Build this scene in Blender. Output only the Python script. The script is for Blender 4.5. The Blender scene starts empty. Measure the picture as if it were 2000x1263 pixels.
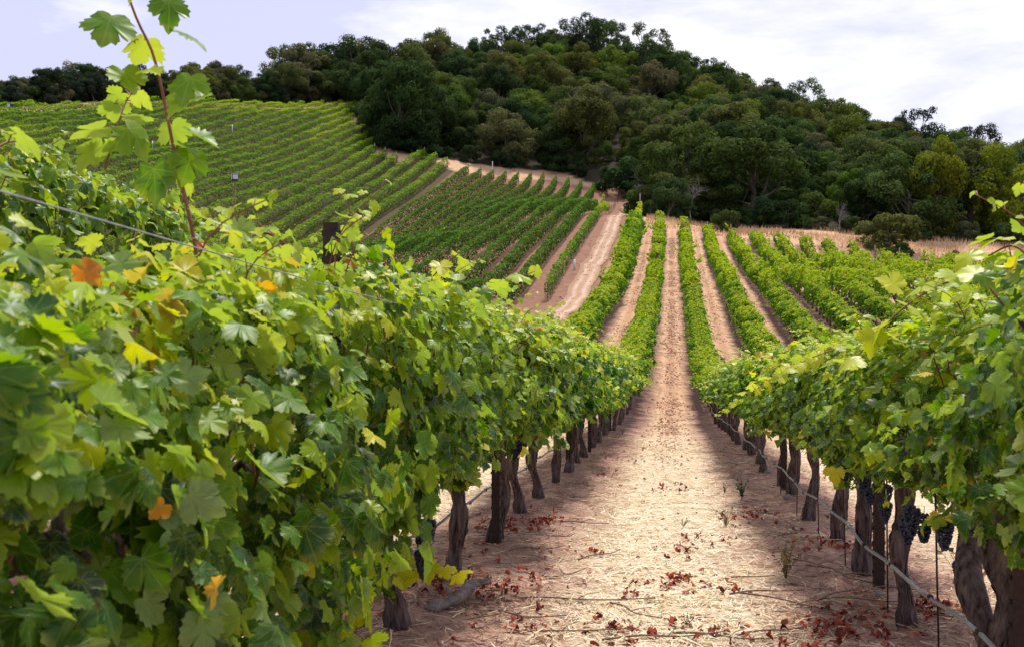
import bpy, math, random
import numpy as np
from mathutils import Vector

rng = np.random.default_rng(7)
random.seed(7)
scene = bpy.context.scene
COL = scene.collection
PI = math.pi

# ------------------------------------------------------------------ camera
F = 2000 * 35.0 / 36.0
TH = math.radians(9.16)
PH = math.radians(0.34)
CAM = np.array([0.0, 0.0, 1.245])
FW = np.array([-math.sin(TH) * math.cos(PH), math.cos(TH) * math.cos(PH), -math.sin(PH)])
RT = np.array([math.cos(TH), math.sin(TH), 0.0])
UP = np.cross(RT, FW)


def at(px, py, d):
    return CAM + d * (FW + (px - 1000) / F * RT - (py - 631.5) / F * UP)


def proj(p):
    v = np.asarray(p, float) - CAM
    d = v @ FW
    return 1000 + F * (v @ RT) / d, 631.5 - F * (v @ UP) / d, d


cam_d = bpy.data.cameras.new('camera')
cam = bpy.data.objects.new('camera', cam_d)
COL.objects.link(cam)
cam.location = CAM
cam.rotation_euler = (PI / 2 - PH, 0, TH)
cam_d.lens = 35
cam_d.sensor_width = 36
cam_d.clip_start = 0.05
cam_d.clip_end = 3000
cam_d.dof.use_dof = True
cam_d.dof.focus_distance = 10.0
cam_d.dof.aperture_fstop = 8.5
scene.camera = cam

# ------------------------------------------------------------------ terrain
XL, XR, SP = -1.25, 1.155, 2.405
ctl = []


def c3(x, y, z):
    ctl.append((x, y, z))


def cp(px, py, d):
    p = at(px, py, d)
    ctl.append(tuple(p))


for y, h in ((-30, .48), (-8, -.79), (0, -1.245), (6, -1.59), (14, -2.05), (21, -2.44), (27, -2.76), (33, -2.6), (39, -2.15), (46, -1.45),
             (53, -.55), (60, .5), (67, 1.72), (76, 3.05), (84, 4.4), (94, 6.4), (104, 8.45), (116, 11.2)):
    c3(0, y, h + 1.245)
for y, h in ((4, -1.55), (14, -2.15), (27, -2.9), (40, -2.4)):
    c3(6, y, h + 1.245)
for x, y, h in ((-1.25, 3, -1.418), (-1.25, 8, -1.706), (-1.25, 15, -2.105), (-1.25, 24, -2.6), (1.155, 3, -1.418), (1.155, 8, -1.706), (1.155, 15, -2.105), (14, 27, -3.0), (12, 50, -1.2), (30, 30, -3.3), (30, 60, -.6), (60, 60, -.5), (50, 85, 1.5), (30, 84, 2.0), (60, 20, -3.5)):
    c3(x, y, h + 1.245)
cp(1960, 530, 100); cp(1650, 508, 101); cp(1470, 476, 103); cp(2150, 545, 99)
for x, y, h in ((-3.65, 4, -1.36), (-3.65, 12, -1.82), (-3.65, 24, -2.4), (-3.65, 36, -1.85), (-5, 50, -.25), (-10, 8, -.9), (-10, 24, -1.7), (-24, 20, -1.0),
                (-24, 50, -.8), (-50, 20, .2), (-50, 60, -.6), (-15, 45, -.6), (-75, 40, 1.5)):
    c3(x, y, h + 1.245)
cp(1070, 590, 64); cp(846, 503, 81); cp(946, 442, 104); cp(1058, 362, 150); cp(1209, 386, 150); cp(914, 347, 150); cp(833, 405, 125); cp(714, 501, 100)
cp(1150, 470, 92); cp(1130, 350, 157)
cp(885, 335, 150); cp(600, 270, 159); cp(700, 206, 199); cp(0, 220, 136); cp(400, 410, 107); cp(200, 330, 114); cp(0, 300, 112); cp(350, 206, 165)
cp(712, 262, 170); cp(-250, 235, 118); cp(450, 300, 140)
cp(350, 204, 190); cp(100, 205, 170); cp(640, 190, 222); cp(-250, 230, 150); cp(350, 206, 260)
cp(1180, 138, 250); cp(900, 146, 245); cp(1000, 250, 195); cp(1300, 172, 240); cp(1500, 240, 225); cp(1700, 308, 205); cp(1850, 362, 195)
cp(2000, 402, 185); cp(2200, 410, 180); cp(1200, 260, 195); cp(800, 200, 205); cp(1500, 330, 165); cp(1800, 410, 145); cp(1260, 425, 118)
cp(1250, 340, 160); cp(1400, 452, 114); cp(1550, 456, 110); cp(1660, 480, 107); cp(1800, 507, 104); cp(2000, 505, 104)
for x, y, z in ((-50, 340, 30), (20, 350, 30), (100, 320, 20), (-150, 300, 20), (170, 250, 14), (180, 120, 5), (180, 0, -2), (0, -150, 4), (-180, 0, 5),
                (-180, 130, 20), (-150, 220, 26), (500, 500, 5), (-500, 500, 5), (0, 700, 5), (500, -200, 0), (-500, -200, 5), (500, 150, 0), (-500, 150, 5), (0, -400, 0)):
    c3(x, y, z)
CT = np.array(ctl)


def _tps(r2):
    return np.where(r2 > 1e-9, r2 * np.log(np.maximum(r2, 1e-9)) * .5, 0.0)


n = len(CT)
SC = 100.0
P2 = CT[:, :2] / SC
A = np.zeros((n + 3, n + 3))
A[:n, :n] = _tps(((P2[:, None] - P2[None]) ** 2).sum(-1)) + np.eye(n) * 2e-5
A[:n, n] = 1; A[:n, n + 1:] = P2; A[n, :n] = 1; A[n + 1:, :n] = P2.T
WT = np.linalg.solve(A, np.concatenate([CT[:, 2], np.zeros(3)]))


def H(x, y):
    x = np.asarray(x, float); y = np.asarray(y, float)
    shp = np.broadcast(x, y).shape
    q = np.stack([np.broadcast_to(x, shp).ravel(), np.broadcast_to(y, shp).ravel()], 1) / SC
    out = np.empty(len(q))
    for i in range(0, len(q), 40000):
        b = q[i:i + 40000]
        k = _tps(((b[:, None] - P2[None]) ** 2).sum(-1))
        out[i:i + 40000] = k @ WT[:n] + WT[n] + b @ WT[n + 1:]
    return np.minimum(out, 75).reshape(shp)


def h1(x, y):
    return float(H(np.array([x]), np.array([y]))[0])


def ground_at(px, py, d0=2.0, d1=320.0):
    ds = np.geomspace(d0, d1, 900)
    P = CAM[None] + ds[:, None] * (FW + (px - 1000) / F * RT - (py - 631.5) / F * UP)[None]
    g = P[:, 2] - H(P[:, 0], P[:, 1])
    i = int(np.argmax(g < 0)) if (g < 0).any() else len(ds) - 1
    p = P[i].copy(); p[2] = h1(p[0], p[1])
    return p


# ------------------------------------------------------------------ mesh helpers
class MB:
    """collects vertices, faces, material slots and float point attributes"""

    def __init__(self):
        self.v, self.fl, self.ft, self.mi, self.at, self.nv = [], [], [], [], {}, 0

    def add(self, v, faces, mat=0, **attrs):
        v = np.asarray(v, float)
        fl = np.concatenate([np.asarray(f) for f in faces]) if not isinstance(faces, np.ndarray) else faces.ravel()
        ft = np.array([len(f) for f in faces]) if not isinstance(faces, np.ndarray) else np.full(len(faces), faces.shape[1])
        for k in set(self.at) | set(attrs):
            lst = self.at.setdefault(k, [])
            have = sum(len(a) for a in lst)
            if have < self.nv:
                lst.append(np.zeros(self.nv - have))
            a = attrs.get(k, 0.0)
            lst.append(np.broadcast_to(np.asarray(a, float), (len(v),)).copy())
        self.v.append(v); self.fl.append(fl + self.nv); self.ft.append(ft); self.mi.append(np.full(len(ft), mat)); self.nv += len(v)

    def mesh(self, name, mats, smooth=True):
        me = bpy.data.meshes.new(name)
        v = np.concatenate(self.v); fl = np.concatenate(self.fl); ft = np.concatenate(self.ft)
        me.vertices.add(len(v)); me.vertices.foreach_set('co', v.astype(np.float32).ravel())
        me.loops.add(len(fl)); me.loops.foreach_set('vertex_index', fl.astype(np.int32))
        me.polygons.add(len(ft))
        st = np.concatenate([[0], np.cumsum(ft)[:-1]])
        me.polygons.foreach_set('loop_start', st.astype(np.int32))
        me.polygons.foreach_set('loop_total', ft.astype(np.int32))
        for m in mats:
            me.materials.append(m)
        me.polygons.foreach_set('material_index', np.concatenate(self.mi).astype(np.int32))
        me.polygons.foreach_set('use_smooth', np.full(len(ft), smooth))
        for k, a in self.at.items():
            a = np.concatenate(a)
            if len(a) < len(v):
                a = np.concatenate([a, np.zeros(len(v) - len(a))])
            t = me.attributes.new(k, 'FLOAT', 'POINT'); t.data.foreach_set('value', a.astype(np.float32))
        me.update(calc_edges=True)
        return me


def link(name, me, parent=None, loc=None, rz=0.0, sc=None):
    o = bpy.data.objects.new(name, me)
    COL.objects.link(o)
    if parent is not None:
        o.parent = parent
    if loc is not None:
        o.location = loc
    o.rotation_euler = (0, 0, rz)
    if sc is not None:
        o.scale = sc
    return o


def tag(o, label=None, cat=None, group=None, kind=None):
    if label: o['label'] = label
    if cat: o['category'] = cat
    if group: o['group'] = group
    if kind: o['kind'] = kind
    return o


def norm(a):
    return a / np.maximum(np.linalg.norm(a, axis=-1, keepdims=True), 1e-9)


def tube(path, rad, seg=6, twist=0.0, ridge=0.0, ridges=5, rs=None, cap=True):
    P = np.asarray(path, float); n = len(P)
    R = np.broadcast_to(np.asarray(rad, float), (n,))
    T = norm(np.gradient(P, axis=0))
    ref = np.array([0, 0, 1.0]) if abs(T[0, 2]) < .8 else np.array([1.0, 0, 0])
    V = []
    u = norm(np.cross(T[0], ref))
    for i in range(n):
        u = norm(u - T[i] * (u @ T[i]))
        w = np.cross(T[i], u)
        a = np.arange(seg) / seg * 2 * PI
        r = R[i] * np.ones(seg)
        if ridge:
            r = r * (1 + ridge * np.sin(a * ridges + twist * i) + ridge * .6 * np.sin(a * (ridges * 2 + 1) - twist * 1.7 * i + 1.3))
            if rs is not None:
                r = r * (1 + rs.normal(0, ridge * .45, seg))
        V.append(P[i] + np.outer(np.cos(a) * r, u) + np.outer(np.sin(a) * r, w))
    V = np.concatenate(V)
    fs = []
    i = np.arange(n - 1)[:, None] * seg; j = np.arange(seg)[None]
    q = np.stack([i + j, i + (j + 1) % seg, i + seg + (j + 1) % seg, i + seg + j], -1).reshape(-1, 4)
    fs = [list(x) for x in q]
    if cap:
        fs.append(list(range(seg))[::-1]); fs.append([(n - 1) * seg + k for k in range(seg)])
    return V, fs


def curve(pts, m=24):
    """Catmull-Rom through points"""
    P = np.asarray(pts, float)
    P = np.concatenate([[2 * P[0] - P[1]], P, [2 * P[-1] - P[-2]]])
    out = []
    k = len(P) - 3
    for s in np.linspace(0, k - 1e-6, m):
        i = int(s); t = s - i
        a, b, c, d = P[i:i + 4]
        out.append(.5 * ((2 * b) + (c - a) * t + (2 * a - 5 * b + 4 * c - d) * t * t + (3 * b - a - 3 * c + d) * t ** 3))
    return np.array(out)


# ------------------------------------------------------------------ materials
def new_mat(name):
    m = bpy.data.materials.new(name); m.use_nodes = True
    nt = m.node_tree
    for nd in list(nt.nodes):
        nt.nodes.remove(nd)
    return m, nt


def N(nt, typ, **kw):
    nd = nt.nodes.new(typ)
    for k, v in kw.items():
        if k == 'inp':
            for a, b in v.items():
                nd.inputs[a].default_value = b
        else:
            setattr(nd, k, v)
    return nd


def ramp(nt, stops, fac=None, interp='LINEAR'):
    nd = nt.nodes.new('ShaderNodeValToRGB')
    cr = nd.color_ramp; cr.interpolation = interp
    while len(cr.elements) < len(stops):
        cr.elements.new(.5)
    for e, (p, c) in zip(cr.elements, stops):
        e.position = p; e.color = (*c, 1) if len(c) == 3 else c
    if fac is not None:
        nt.links.new(fac, nd.inputs[0])
    return nd.outputs[0]


def mathn(nt, op, a, b=None, c=None):
    nd = N(nt, 'ShaderNodeMath', operation=op)
    for i, x in enumerate((a, b, c)):
        if x is None:
            continue
        if isinstance(x, (int, float)):
            nd.inputs[i].default_value = x
        else:
            nt.links.new(x, nd.inputs[i])
    return nd.outputs[0]


def mix(nt, f, a, b, typ='MIX'):
    nd = N(nt, 'ShaderNodeMix', data_type='RGBA', blend_type=typ)
    for i, x in ((0, f), (6, a), (7, b)):
        if isinstance(x, (int, float)):
            nd.inputs[i].default_value = x
        elif isinstance(x, tuple):
            nd.inputs[i].default_value = (*x, 1)
        else:
            nt.links.new(x, nd.inputs[i])
    return nd.outputs[2]


def noise(nt, scale, detail=4, rough=.55, vec=None, out=0, dist=0.0):
    nd = N(nt, 'ShaderNodeTexNoise', inp={'Scale': scale, 'Detail': detail, 'Roughness': rough, 'Distortion': dist})
    if vec is not None:
        nt.links.new(vec, nd.inputs['Vector'])
    return nd.outputs[out]


def finish(nt, shader):
    o = N(nt, 'ShaderNodeOutputMaterial'); nt.links.new(shader, o.inputs['Surface'])


def attr(nt, name):
    return N(nt, 'ShaderNodeAttribute', attribute_name=name).outputs['Fac']


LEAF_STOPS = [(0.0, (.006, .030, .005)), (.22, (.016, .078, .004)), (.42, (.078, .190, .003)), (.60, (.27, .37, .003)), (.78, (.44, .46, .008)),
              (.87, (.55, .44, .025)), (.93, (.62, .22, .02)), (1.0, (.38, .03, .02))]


def leaf_mat(name, veins=False, stops=LEAF_STOPS, trans=.36, rough=.42, spec=.30, back=(.25, .33, .12)):
    m, nt = new_mat(name)
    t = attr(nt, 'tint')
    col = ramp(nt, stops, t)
    if veins:
        x = attr(nt, 'lx'); y = attr(nt, 'ly')
        ang = mathn(nt, 'ABSOLUTE', mathn(nt, 'ARCTAN2', x, y))
        r = mathn(nt, 'POWER', mathn(nt, 'ADD', mathn(nt, 'MULTIPLY', x, x), mathn(nt, 'MULTIPLY', y, y)), .5)
        best = None
        for a0 in (0.0, .62, 1.25, 2.0):
            dd = mathn(nt, 'MULTIPLY', mathn(nt, 'ABSOLUTE', mathn(nt, 'SUBTRACT', ang, a0)), r)
            best = dd if best is None else mathn(nt, 'MINIMUM', best, dd)
        v = mathn(nt, 'SUBTRACT', 1.0, mathn(nt, 'SMOOTHSTEP' if False else 'MULTIPLY', best, 45.0))
        v = mathn(nt, 'MULTIPLY', mathn(nt, 'MAXIMUM', v, 0.0), .34)
        col = mix(nt, v, col, (.30, .38, .08))
        g = N(nt, 'ShaderNodeNewGeometry')
        nz = noise(nt, 28, 3, .6, g.outputs['Position'])
        col = mix(nt, mathn(nt, 'MULTIPLY', mathn(nt, 'SUBTRACT', nz, .35), .35), col, (.42, .42, .06))
        rim = mathn(nt, 'MULTIPLY', mathn(nt, 'SUBTRACT', mathn(nt, 'ADD', r, mathn(nt, 'MULTIPLY', noise(nt, 9, 3, .6, g.outputs['Position']), .8)), 1.02), 2.2)
        col = mix(nt, mathn(nt, 'MINIMUM', mathn(nt, 'MAXIMUM', rim, 0.0), .22), col, (.30, .30, .04))
    geo = N(nt, 'ShaderNodeNewGeometry')
    under = mix(nt, .55, col, back)
    colf = mix(nt, geo.outputs['Backfacing'], col, under)
    p = N(nt, 'ShaderNodeBsdfPrincipled', inp={'Roughness': rough, 'Specular IOR Level': spec})
    nt.links.new(colf, p.inputs['Base Color'])
    tr = N(nt, 'ShaderNodeBsdfTranslucent')
    tc = mix(nt, .55, colf, (.55, .60, .03), 'MIX')
    tc2 = mix(nt, 1.0, colf, (2.3, 2.3, .7), 'MULTIPLY')
    nt.links.new(tc2, tr.inputs['Color'])
    ms = N(nt, 'ShaderNodeMixShader'); ms.inputs[0].default_value = trans
    nt.links.new(p.outputs[0], ms.inputs[1]); nt.links.new(tr.outputs[0], ms.inputs[2])
    finish(nt, ms.outputs[0])
    return m


def plain_mat(name, c1, c2, scale=8.0, rough=.8, spec=.3, bump=0.0, bscale=30.0, stretch=None, metallic=0.0, detail=5):
    m, nt = new_mat(name)
    tc = N(nt, 'ShaderNodeTexCoord')
    vec = tc.outputs['Object']
    if stretch:
        mp = N(nt, 'ShaderNodeMapping'); mp.inputs['Scale'].default_value = stretch
        nt.links.new(vec, mp.inputs['Vector']); vec = mp.outputs[0]
    nz = noise(nt, scale, detail, .65, vec)
    col = ramp(nt, [(.32, c1), (.68, c2)], nz)
    p = N(nt, 'ShaderNodeBsdfPrincipled', inp={'Roughness': rough, 'Specular IOR Level': spec, 'Metallic': metallic})
    nt.links.new(col, p.inputs['Base Color'])
    if bump:
        b = N(nt, 'ShaderNodeBump', inp={'Strength': bump, 'Distance': .02})
        nt.links.new(noise(nt, bscale, 5, .65, vec), b.inputs['Height'])
        nt.links.new(b.outputs[0], p.inputs['Normal'])
    finish(nt, p.outputs[0])
    return m


def crown_mat(name):
    """foliage whose species colour comes from the object's own colour"""
    m, nt = new_mat(name)
    oi = N(nt, 'ShaderNodeObjectInfo')
    t = attr(nt, 'tint')
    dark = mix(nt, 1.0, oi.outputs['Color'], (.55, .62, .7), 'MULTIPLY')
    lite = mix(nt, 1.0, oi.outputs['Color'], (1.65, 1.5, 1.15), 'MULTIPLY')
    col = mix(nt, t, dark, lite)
    p = N(nt, 'ShaderNodeBsdfPrincipled', inp={'Roughness': .85, 'Specular IOR Level': .04})
    nt.links.new(col, p.inputs['Base Color'])
    tr = N(nt, 'ShaderNodeBsdfTranslucent')
    nt.links.new(mix(nt, 1.0, col, (1.6, 1.5, .8), 'MULTIPLY'), tr.inputs['Color'])
    ms = N(nt, 'ShaderNodeMixShader'); ms.inputs[0].default_value = .30
    nt.links.new(p.outputs[0], ms.inputs[1]); nt.links.new(tr.outputs[0], ms.inputs[2])
    finish(nt, ms.outputs[0])
    return m


M = {}
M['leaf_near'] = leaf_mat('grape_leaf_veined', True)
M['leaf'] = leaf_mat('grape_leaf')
M['leaf_far'] = leaf_mat('distant_grape_leaf', spec=.12, rough=.6, back=(.10, .18, .04))
M['cane'] = plain_mat('red_brown_cane', (.16, .05, .03), (.26, .10, .05), 30, .5, .4)
M['cane_green'] = plain_mat('green_cane', (.20, .20, .05), (.30, .16, .06), 20, .5, .4)
M['bark'] = plain_mat('shaggy_vine_bark', (.018, .012, .013), (.24, .18, .175), 34, .95, .1, 1.0, 60, (1, 1, .17))
M['grape'] = plain_mat('dark_blue_grape', (.006, .008, .024), (.026, .033, .085), 60, .45, .5)
M['rust'] = plain_mat('rusted_steel', (.012, .007, .006), (.05, .02, .014), 25, .7, .4, .2, 60)
M['hose'] = plain_mat('grey_irrigation_hose', (.16, .16, .18), (.28, .28, .31), 20, .45, .5)
M['wire'] = plain_mat('galvanised_wire', (.25, .25, .27), (.4, .4, .42), 20, .4, .5, metallic=.6)
M['tree_bark'] = plain_mat('oak_bark', (.05, .042, .036), (.14, .12, .105), 6, .95, .1, .6, 12, (1, 1, .3))
M['dead_bark'] = plain_mat('grey_dead_bark', (.12, .11, .105), (.22, .205, .20), 6, .95, .1)
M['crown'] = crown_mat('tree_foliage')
M['stone'] = plain_mat('field_stone', (.17, .14, .12), (.34, .29, .26), 14, .9, .2, .5, 40)
M['deadwood'] = plain_mat('weathered_grey_wood', (.10, .075, .07), (.36, .31, .29), 14, .95, .1, 1.0, 30, (.3, 1, 1))
M['box_white'] = plain_mat('pale_painted_wood', (.50, .52, .60), (.62, .64, .72), 5, .6, .3)
M['box_dark'] = plain_mat('dark_blue_edge', (.02, .025, .08), (.035, .04, .10), 5, .6, .3)
M['pole'] = plain_mat('weathered_pole', (.16, .09, .05), (.26, .17, .10), 8, .9, .2)
M['white_tube'] = plain_mat('white_plastic_tube', (.68, .68, .68), (.78, .78, .78), 8, .5, .4)
M['end_post'] = plain_mat('grey_timber', (.20, .16, .13), (.34, .28, .24), 8, .9, .2)
M['weed_green'] = plain_mat('green_weed', (.05, .10, .03), (.12, .16, .05), 40, .7, .3)
M['weed_dry'] = plain_mat('dry_weed', (.20, .13, .05), (.34, .26, .11), 40, .8, .2)
M['twig'] = plain_mat('dry_twig', (.10, .065, .05), (.30, .22, .17), 12, .9, .2)


def tint_mat(name, stops, rough=.85, spec=.2):
    m, nt = new_mat(name)
    p = N(nt, 'ShaderNodeBsdfPrincipled', inp={'Roughness': rough, 'Specular IOR Level': spec})
    nt.links.new(ramp(nt, stops, attr(nt, 'tint')), p.inputs['Base Color'])
    finish(nt, p.outputs[0])
    return m


M['straw'] = tint_mat('dry_straw', [(0, (.14, .075, .06)), (.25, (.36, .22, .145)), (.6, (.74, .58, .36)), (1, (.90, .82, .63))])
M['red_leaf'] = tint_mat('fallen_leaf', [(0, (.10, .025, .018)), (.4, (.26, .035, .022)), (.8, (.38, .07, .035)), (1, (.30, .17, .08))])
M['dry_grass'] = tint_mat('golden_grass', [(0, (.34, .18, .09)), (.5, (.62, .41, .21)), (1, (.80, .60, .36))])


def ground_material():
    m, nt = new_mat('vineyard_earth')
    geo = N(nt, 'ShaderNodeNewGeometry')
    pos = geo.outputs['Position']
    sx = N(nt, 'ShaderNodeSeparateXYZ'); nt.links.new(pos, sx.inputs[0])
    X = sx.outputs[0]
    nbig = noise(nt, .35, 4, .6, pos)
    nmid = noise(nt, 1.7, 5, .65, pos)
    nfine = noise(nt, 14, 6, .7, pos)
    nvf = noise(nt, 70, 4, .7, pos)
    mp = N(nt, 'ShaderNodeMapping'); mp.inputs['Scale'].default_value = (3.2, .8, 1); nt.links.new(pos, mp.inputs['Vector'])
    ntrack = noise(nt, 1.0, 5, .65, mp.outputs[0])

    def stripes(x0, sp):
        """0 on the row line, 1 midway between rows"""
        f = mathn(nt, 'FRACT', mathn(nt, 'DIVIDE', mathn(nt, 'SUBTRACT', X, x0 - sp * 200), sp))
        return mathn(nt, 'SUBTRACT', 1.0, mathn(nt, 'MULTIPLY', mathn(nt, 'ABSOLUTE', mathn(nt, 'SUBTRACT', f, .5)), 2.0))
    # stripes() gives 1 midway between rows, 0 on the rows
    s = mathn(nt, 'ADD', stripes(XL, SP), mathn(nt, 'MULTIPLY', mathn(nt, 'SUBTRACT', nmid, .5), .5))
    straw = ramp(nt, [(.30, (.32, .18, .105)), (.44, (.70, .50, .31)), (.58, (.92, .81, .60))], mix(nt, .5, nfine, nvf))
    soil = ramp(nt, [(.3, (.19, .10, .08)), (.48, (.46, .26, .20)), (.66, (.70, .47, .37))], mix(nt, .5, nfine, nvf))
    laneF = ramp(nt, [(.38, (0, 0, 0)), (.74, (1, 1, 1))], s)
    cent = mix(nt, laneF, soil, straw)
    # reddish leaf litter stains in the lanes
    red = ramp(nt, [(.56, (0, 0, 0)), (.72, (.75, .75, .75))], ntrack)
    cent = mix(nt, red, cent, (.30, .12, .085))
    far = attr(nt, 'far')
    farlane = mix(nt, laneF, (.22, .125, .10), ramp(nt, [(.35, (.40, .215, .125)), (.52, (.62, .385, .235)), (.66, (.76, .54, .36))], mix(nt, .5, nmid, nfine)))
    farlane = mix(nt, ramp(nt, [(.78, (0, 0, 0)), (.95, (.55, .55, .55))], s), farlane, (.42, .22, .13))
    farlane = mix(nt, red, farlane, (.30, .14, .10))
    cent = mix(nt, far, cent, farlane)
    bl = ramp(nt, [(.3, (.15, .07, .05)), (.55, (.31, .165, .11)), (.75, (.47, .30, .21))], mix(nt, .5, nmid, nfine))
    cl = ramp(nt, [(.3, (.05, .04, .02)), (.6, (.12, .085, .045)), (.78, (.36, .24, .16))], mix(nt, .5, nmid, nfine))  # hillside soil coloured dark to stand in for shadows between the rows
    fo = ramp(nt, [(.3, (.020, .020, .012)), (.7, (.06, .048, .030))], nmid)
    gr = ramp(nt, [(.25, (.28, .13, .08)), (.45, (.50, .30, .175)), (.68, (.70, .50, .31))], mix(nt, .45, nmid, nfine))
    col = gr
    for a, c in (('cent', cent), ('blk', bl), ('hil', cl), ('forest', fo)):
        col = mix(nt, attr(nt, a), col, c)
    p = N(nt, 'ShaderNodeBsdfPrincipled', inp={'Roughness': .95, 'Specular IOR Level': .1})
    nt.links.new(col, p.inputs['Base Color'])
    b = N(nt, 'ShaderNodeBump', inp={'Strength': .9, 'Distance': .05})
    nt.links.new(mix(nt, .4, nfine, nvf), b.inputs['Height']); nt.links.new(b.outputs[0], p.inputs['Normal'])
    finish(nt, p.outputs[0])
    return m


def track_material():
    m, nt = new_mat('pale_track_dirt')
    geo = N(nt, 'ShaderNodeNewGeometry'); pos = geo.outputs['Position']
    mp = N(nt, 'ShaderNodeMapping'); mp.inputs['Scale'].default_value = (1.8, .22, 1); nt.links.new(pos, mp.inputs['Vector'])
    a = noise(nt, 1.2, 5, .65, mp.outputs[0]); f = noise(nt, 9, 5, .7, pos)
    ac = mathn(nt, 'ADD', attr(nt, 'ac'), mathn(nt, 'MULTIPLY', mathn(nt, 'SUBTRACT', noise(nt, .8, 3, .6, pos), .5), .25))
    rut = ramp(nt, [(.0, (.30,) * 3), (.14, (.36,) * 3), (.30, (.62,) * 3), (.46, (.40,) * 3), (.58, (.44,) * 3), (.72, (.66,) * 3), (.9, (.38,) * 3), (1.0, (.30,) * 3)], ac)
    col = ramp(nt, [(.30, (.24, .13, .085)), (.46, (.43, .27, .18)), (.60, (.58, .42, .31)), (.75, (.50, .40, .36))], mix(nt, .55, mix(nt, .5, a, f), rut))
    p = N(nt, 'ShaderNodeBsdfPrincipled', inp={'Roughness': .95, 'Specular IOR Level': .1})
    nt.links.new(col, p.inputs['Base Color'])
    bb = N(nt, 'ShaderNodeBump', inp={'Strength': .8, 'Distance': .08}); nt.links.new(noise(nt, 5, 5, .7, pos), bb.inputs['Height']); nt.links.new(bb.outputs[0], p.inputs['Normal'])
    finish(nt, p.outputs[0])
    return m


# ------------------------------------------------------------------ layout of the blocks
ROW_END_A, ROW_END_B = at(1292, 455, 104), at(1960, 530, 100)


def cent_end(x):
    return float(np.interp(x, [ROW_END_A[0], ROW_END_B[0]], [ROW_END_A[1], ROW_END_B[1]]))


B0, B12 = at(1209, 386, 150), at(914, 347, 150)
BX = np.linspace(B0[0], B12[0], 13)
BE = np.linspace(B0[1], B12[1], 13)
B0S = at(1070, 590, 64)[1]
ce = np.array([at(885, 335, 150), at(712, 262, 170), at(700, 206, 198), at(350, 206, 165), at(0, 220, 136), at(-250, 235, 118)])
o_ = np.argsort(ce[:, 0]); ce = ce[o_]


def hill_end(x):
    x = np.asarray(x, float)
    e = np.interp(x, ce[:, 0], ce[:, 1])
    i = (ce[-1, 0] - 1.2 - x) / 2.3
    return e - np.where((i > 2.5) & (i < 5.5), 10.0, 0) - np.where((i > 8.5) & (i < 10.5), 5.0, 0)


HX = np.arange(ce[-1, 0] - 1.2, -104, -2.3)

FOREST = [at(*p)[:2] for p in ((695, 190, 206), (722, 255, 176), (724, 292, 162), (800, 308, 158), (900, 328, 159), (1000, 337, 160), (1100, 346, 160), (1160, 362, 155),
                               (1245, 372, 152), (1262, 415, 122), (1300, 420, 119), (1400, 448, 119), (1550, 455, 117), (1650, 470, 115), (1700, 485, 114),
                               (1800, 500, 112), (2000, 498, 112), (2300, 500, 112), (2500, 350, 220))] + [np.array((60, 290)), np.array((-60, 300))]
FOREST = np.array(FOREST)


def inside(poly, x, y):
    x = np.asarray(x); y = np.asarray(y)
    c = np.zeros(x.shape, bool)
    j = len(poly) - 1
    for i in range(len(poly)):
        xi, yi = poly[i]; xj, yj = poly[j]
        c ^= ((yi > y) != (yj > y)) & (x < (xj - xi) * (y - yi) / (yj - yi + 1e-12) + xi)
        j = i
    return c


# ------------------------------------------------------------------ ground sheet
def axis(*segs):
    out = []
    for a, b, s in segs:
        out.append(np.arange(a, b - 1e-6, s))
    return np.concatenate(out + [[segs[-1][1]]])


gx = axis((-600, -130, 25), (-130, -12, 1.2), (-12, -3.2, .4), (-3.2, 3.2, .08), (3.2, 10, .4), (10, 110, 1.2), (110, 600, 25))
gy = axis((-400, -20, 20), (-20, 2.5, 1), (2.5, 15, .09), (15, 40, .4), (40, 300, 1.2), (300, 700, 20))
GX, GY = np.meshgrid(gx, gy)
GZ = H(GX, GY)


def vnoise(x, y, s, seed):
    """smooth value noise"""
    r = np.random.default_rng(seed).random((257, 257))
    u = x * s + 1000.3; v = y * s + 1000.7
    i = np.floor(u).astype(int); j = np.floor(v).astype(int)
    fu = u - i; fv = v - j
    fu = fu * fu * (3 - 2 * fu); fv = fv * fv * (3 - 2 * fv)
    i &= 255; j &= 255
    return (r[i, j] * (1 - fu) + r[i + 1, j] * fu) * (1 - fv) + (r[i, j + 1] * (1 - fu) + r[i + 1, j + 1] * fu) * fv


def relief(x, y):
    near = np.clip((34 - y) / 12, 0, 1) * (np.abs(x) < 12) * np.clip((y + 2) / 3, 0, 1)
    d = np.abs((x - XL + SP * 100) % SP - SP / 2) / (SP / 2)   # 1 on the rows
    k = .055 * np.clip((d - .45) / .5, 0, 1)
    z = k * (.6 + .8 * vnoise(x, y, 1.6, 1)) + .03 * (vnoise(x, y, 1.1, 2) - .5) + .022 * (vnoise(x, y, 5, 3) - .5) * (.5 + d) + .012 * (vnoise(x, y, 13, 4) - .5) * (.4 + d)
    return near * z


GZ = GZ + relief(GX, GY)


def surf(x, y):
    return float(H(np.array([x]), np.array([y]))[0] + relief(np.array([x]), np.array([y]))[0])


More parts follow.
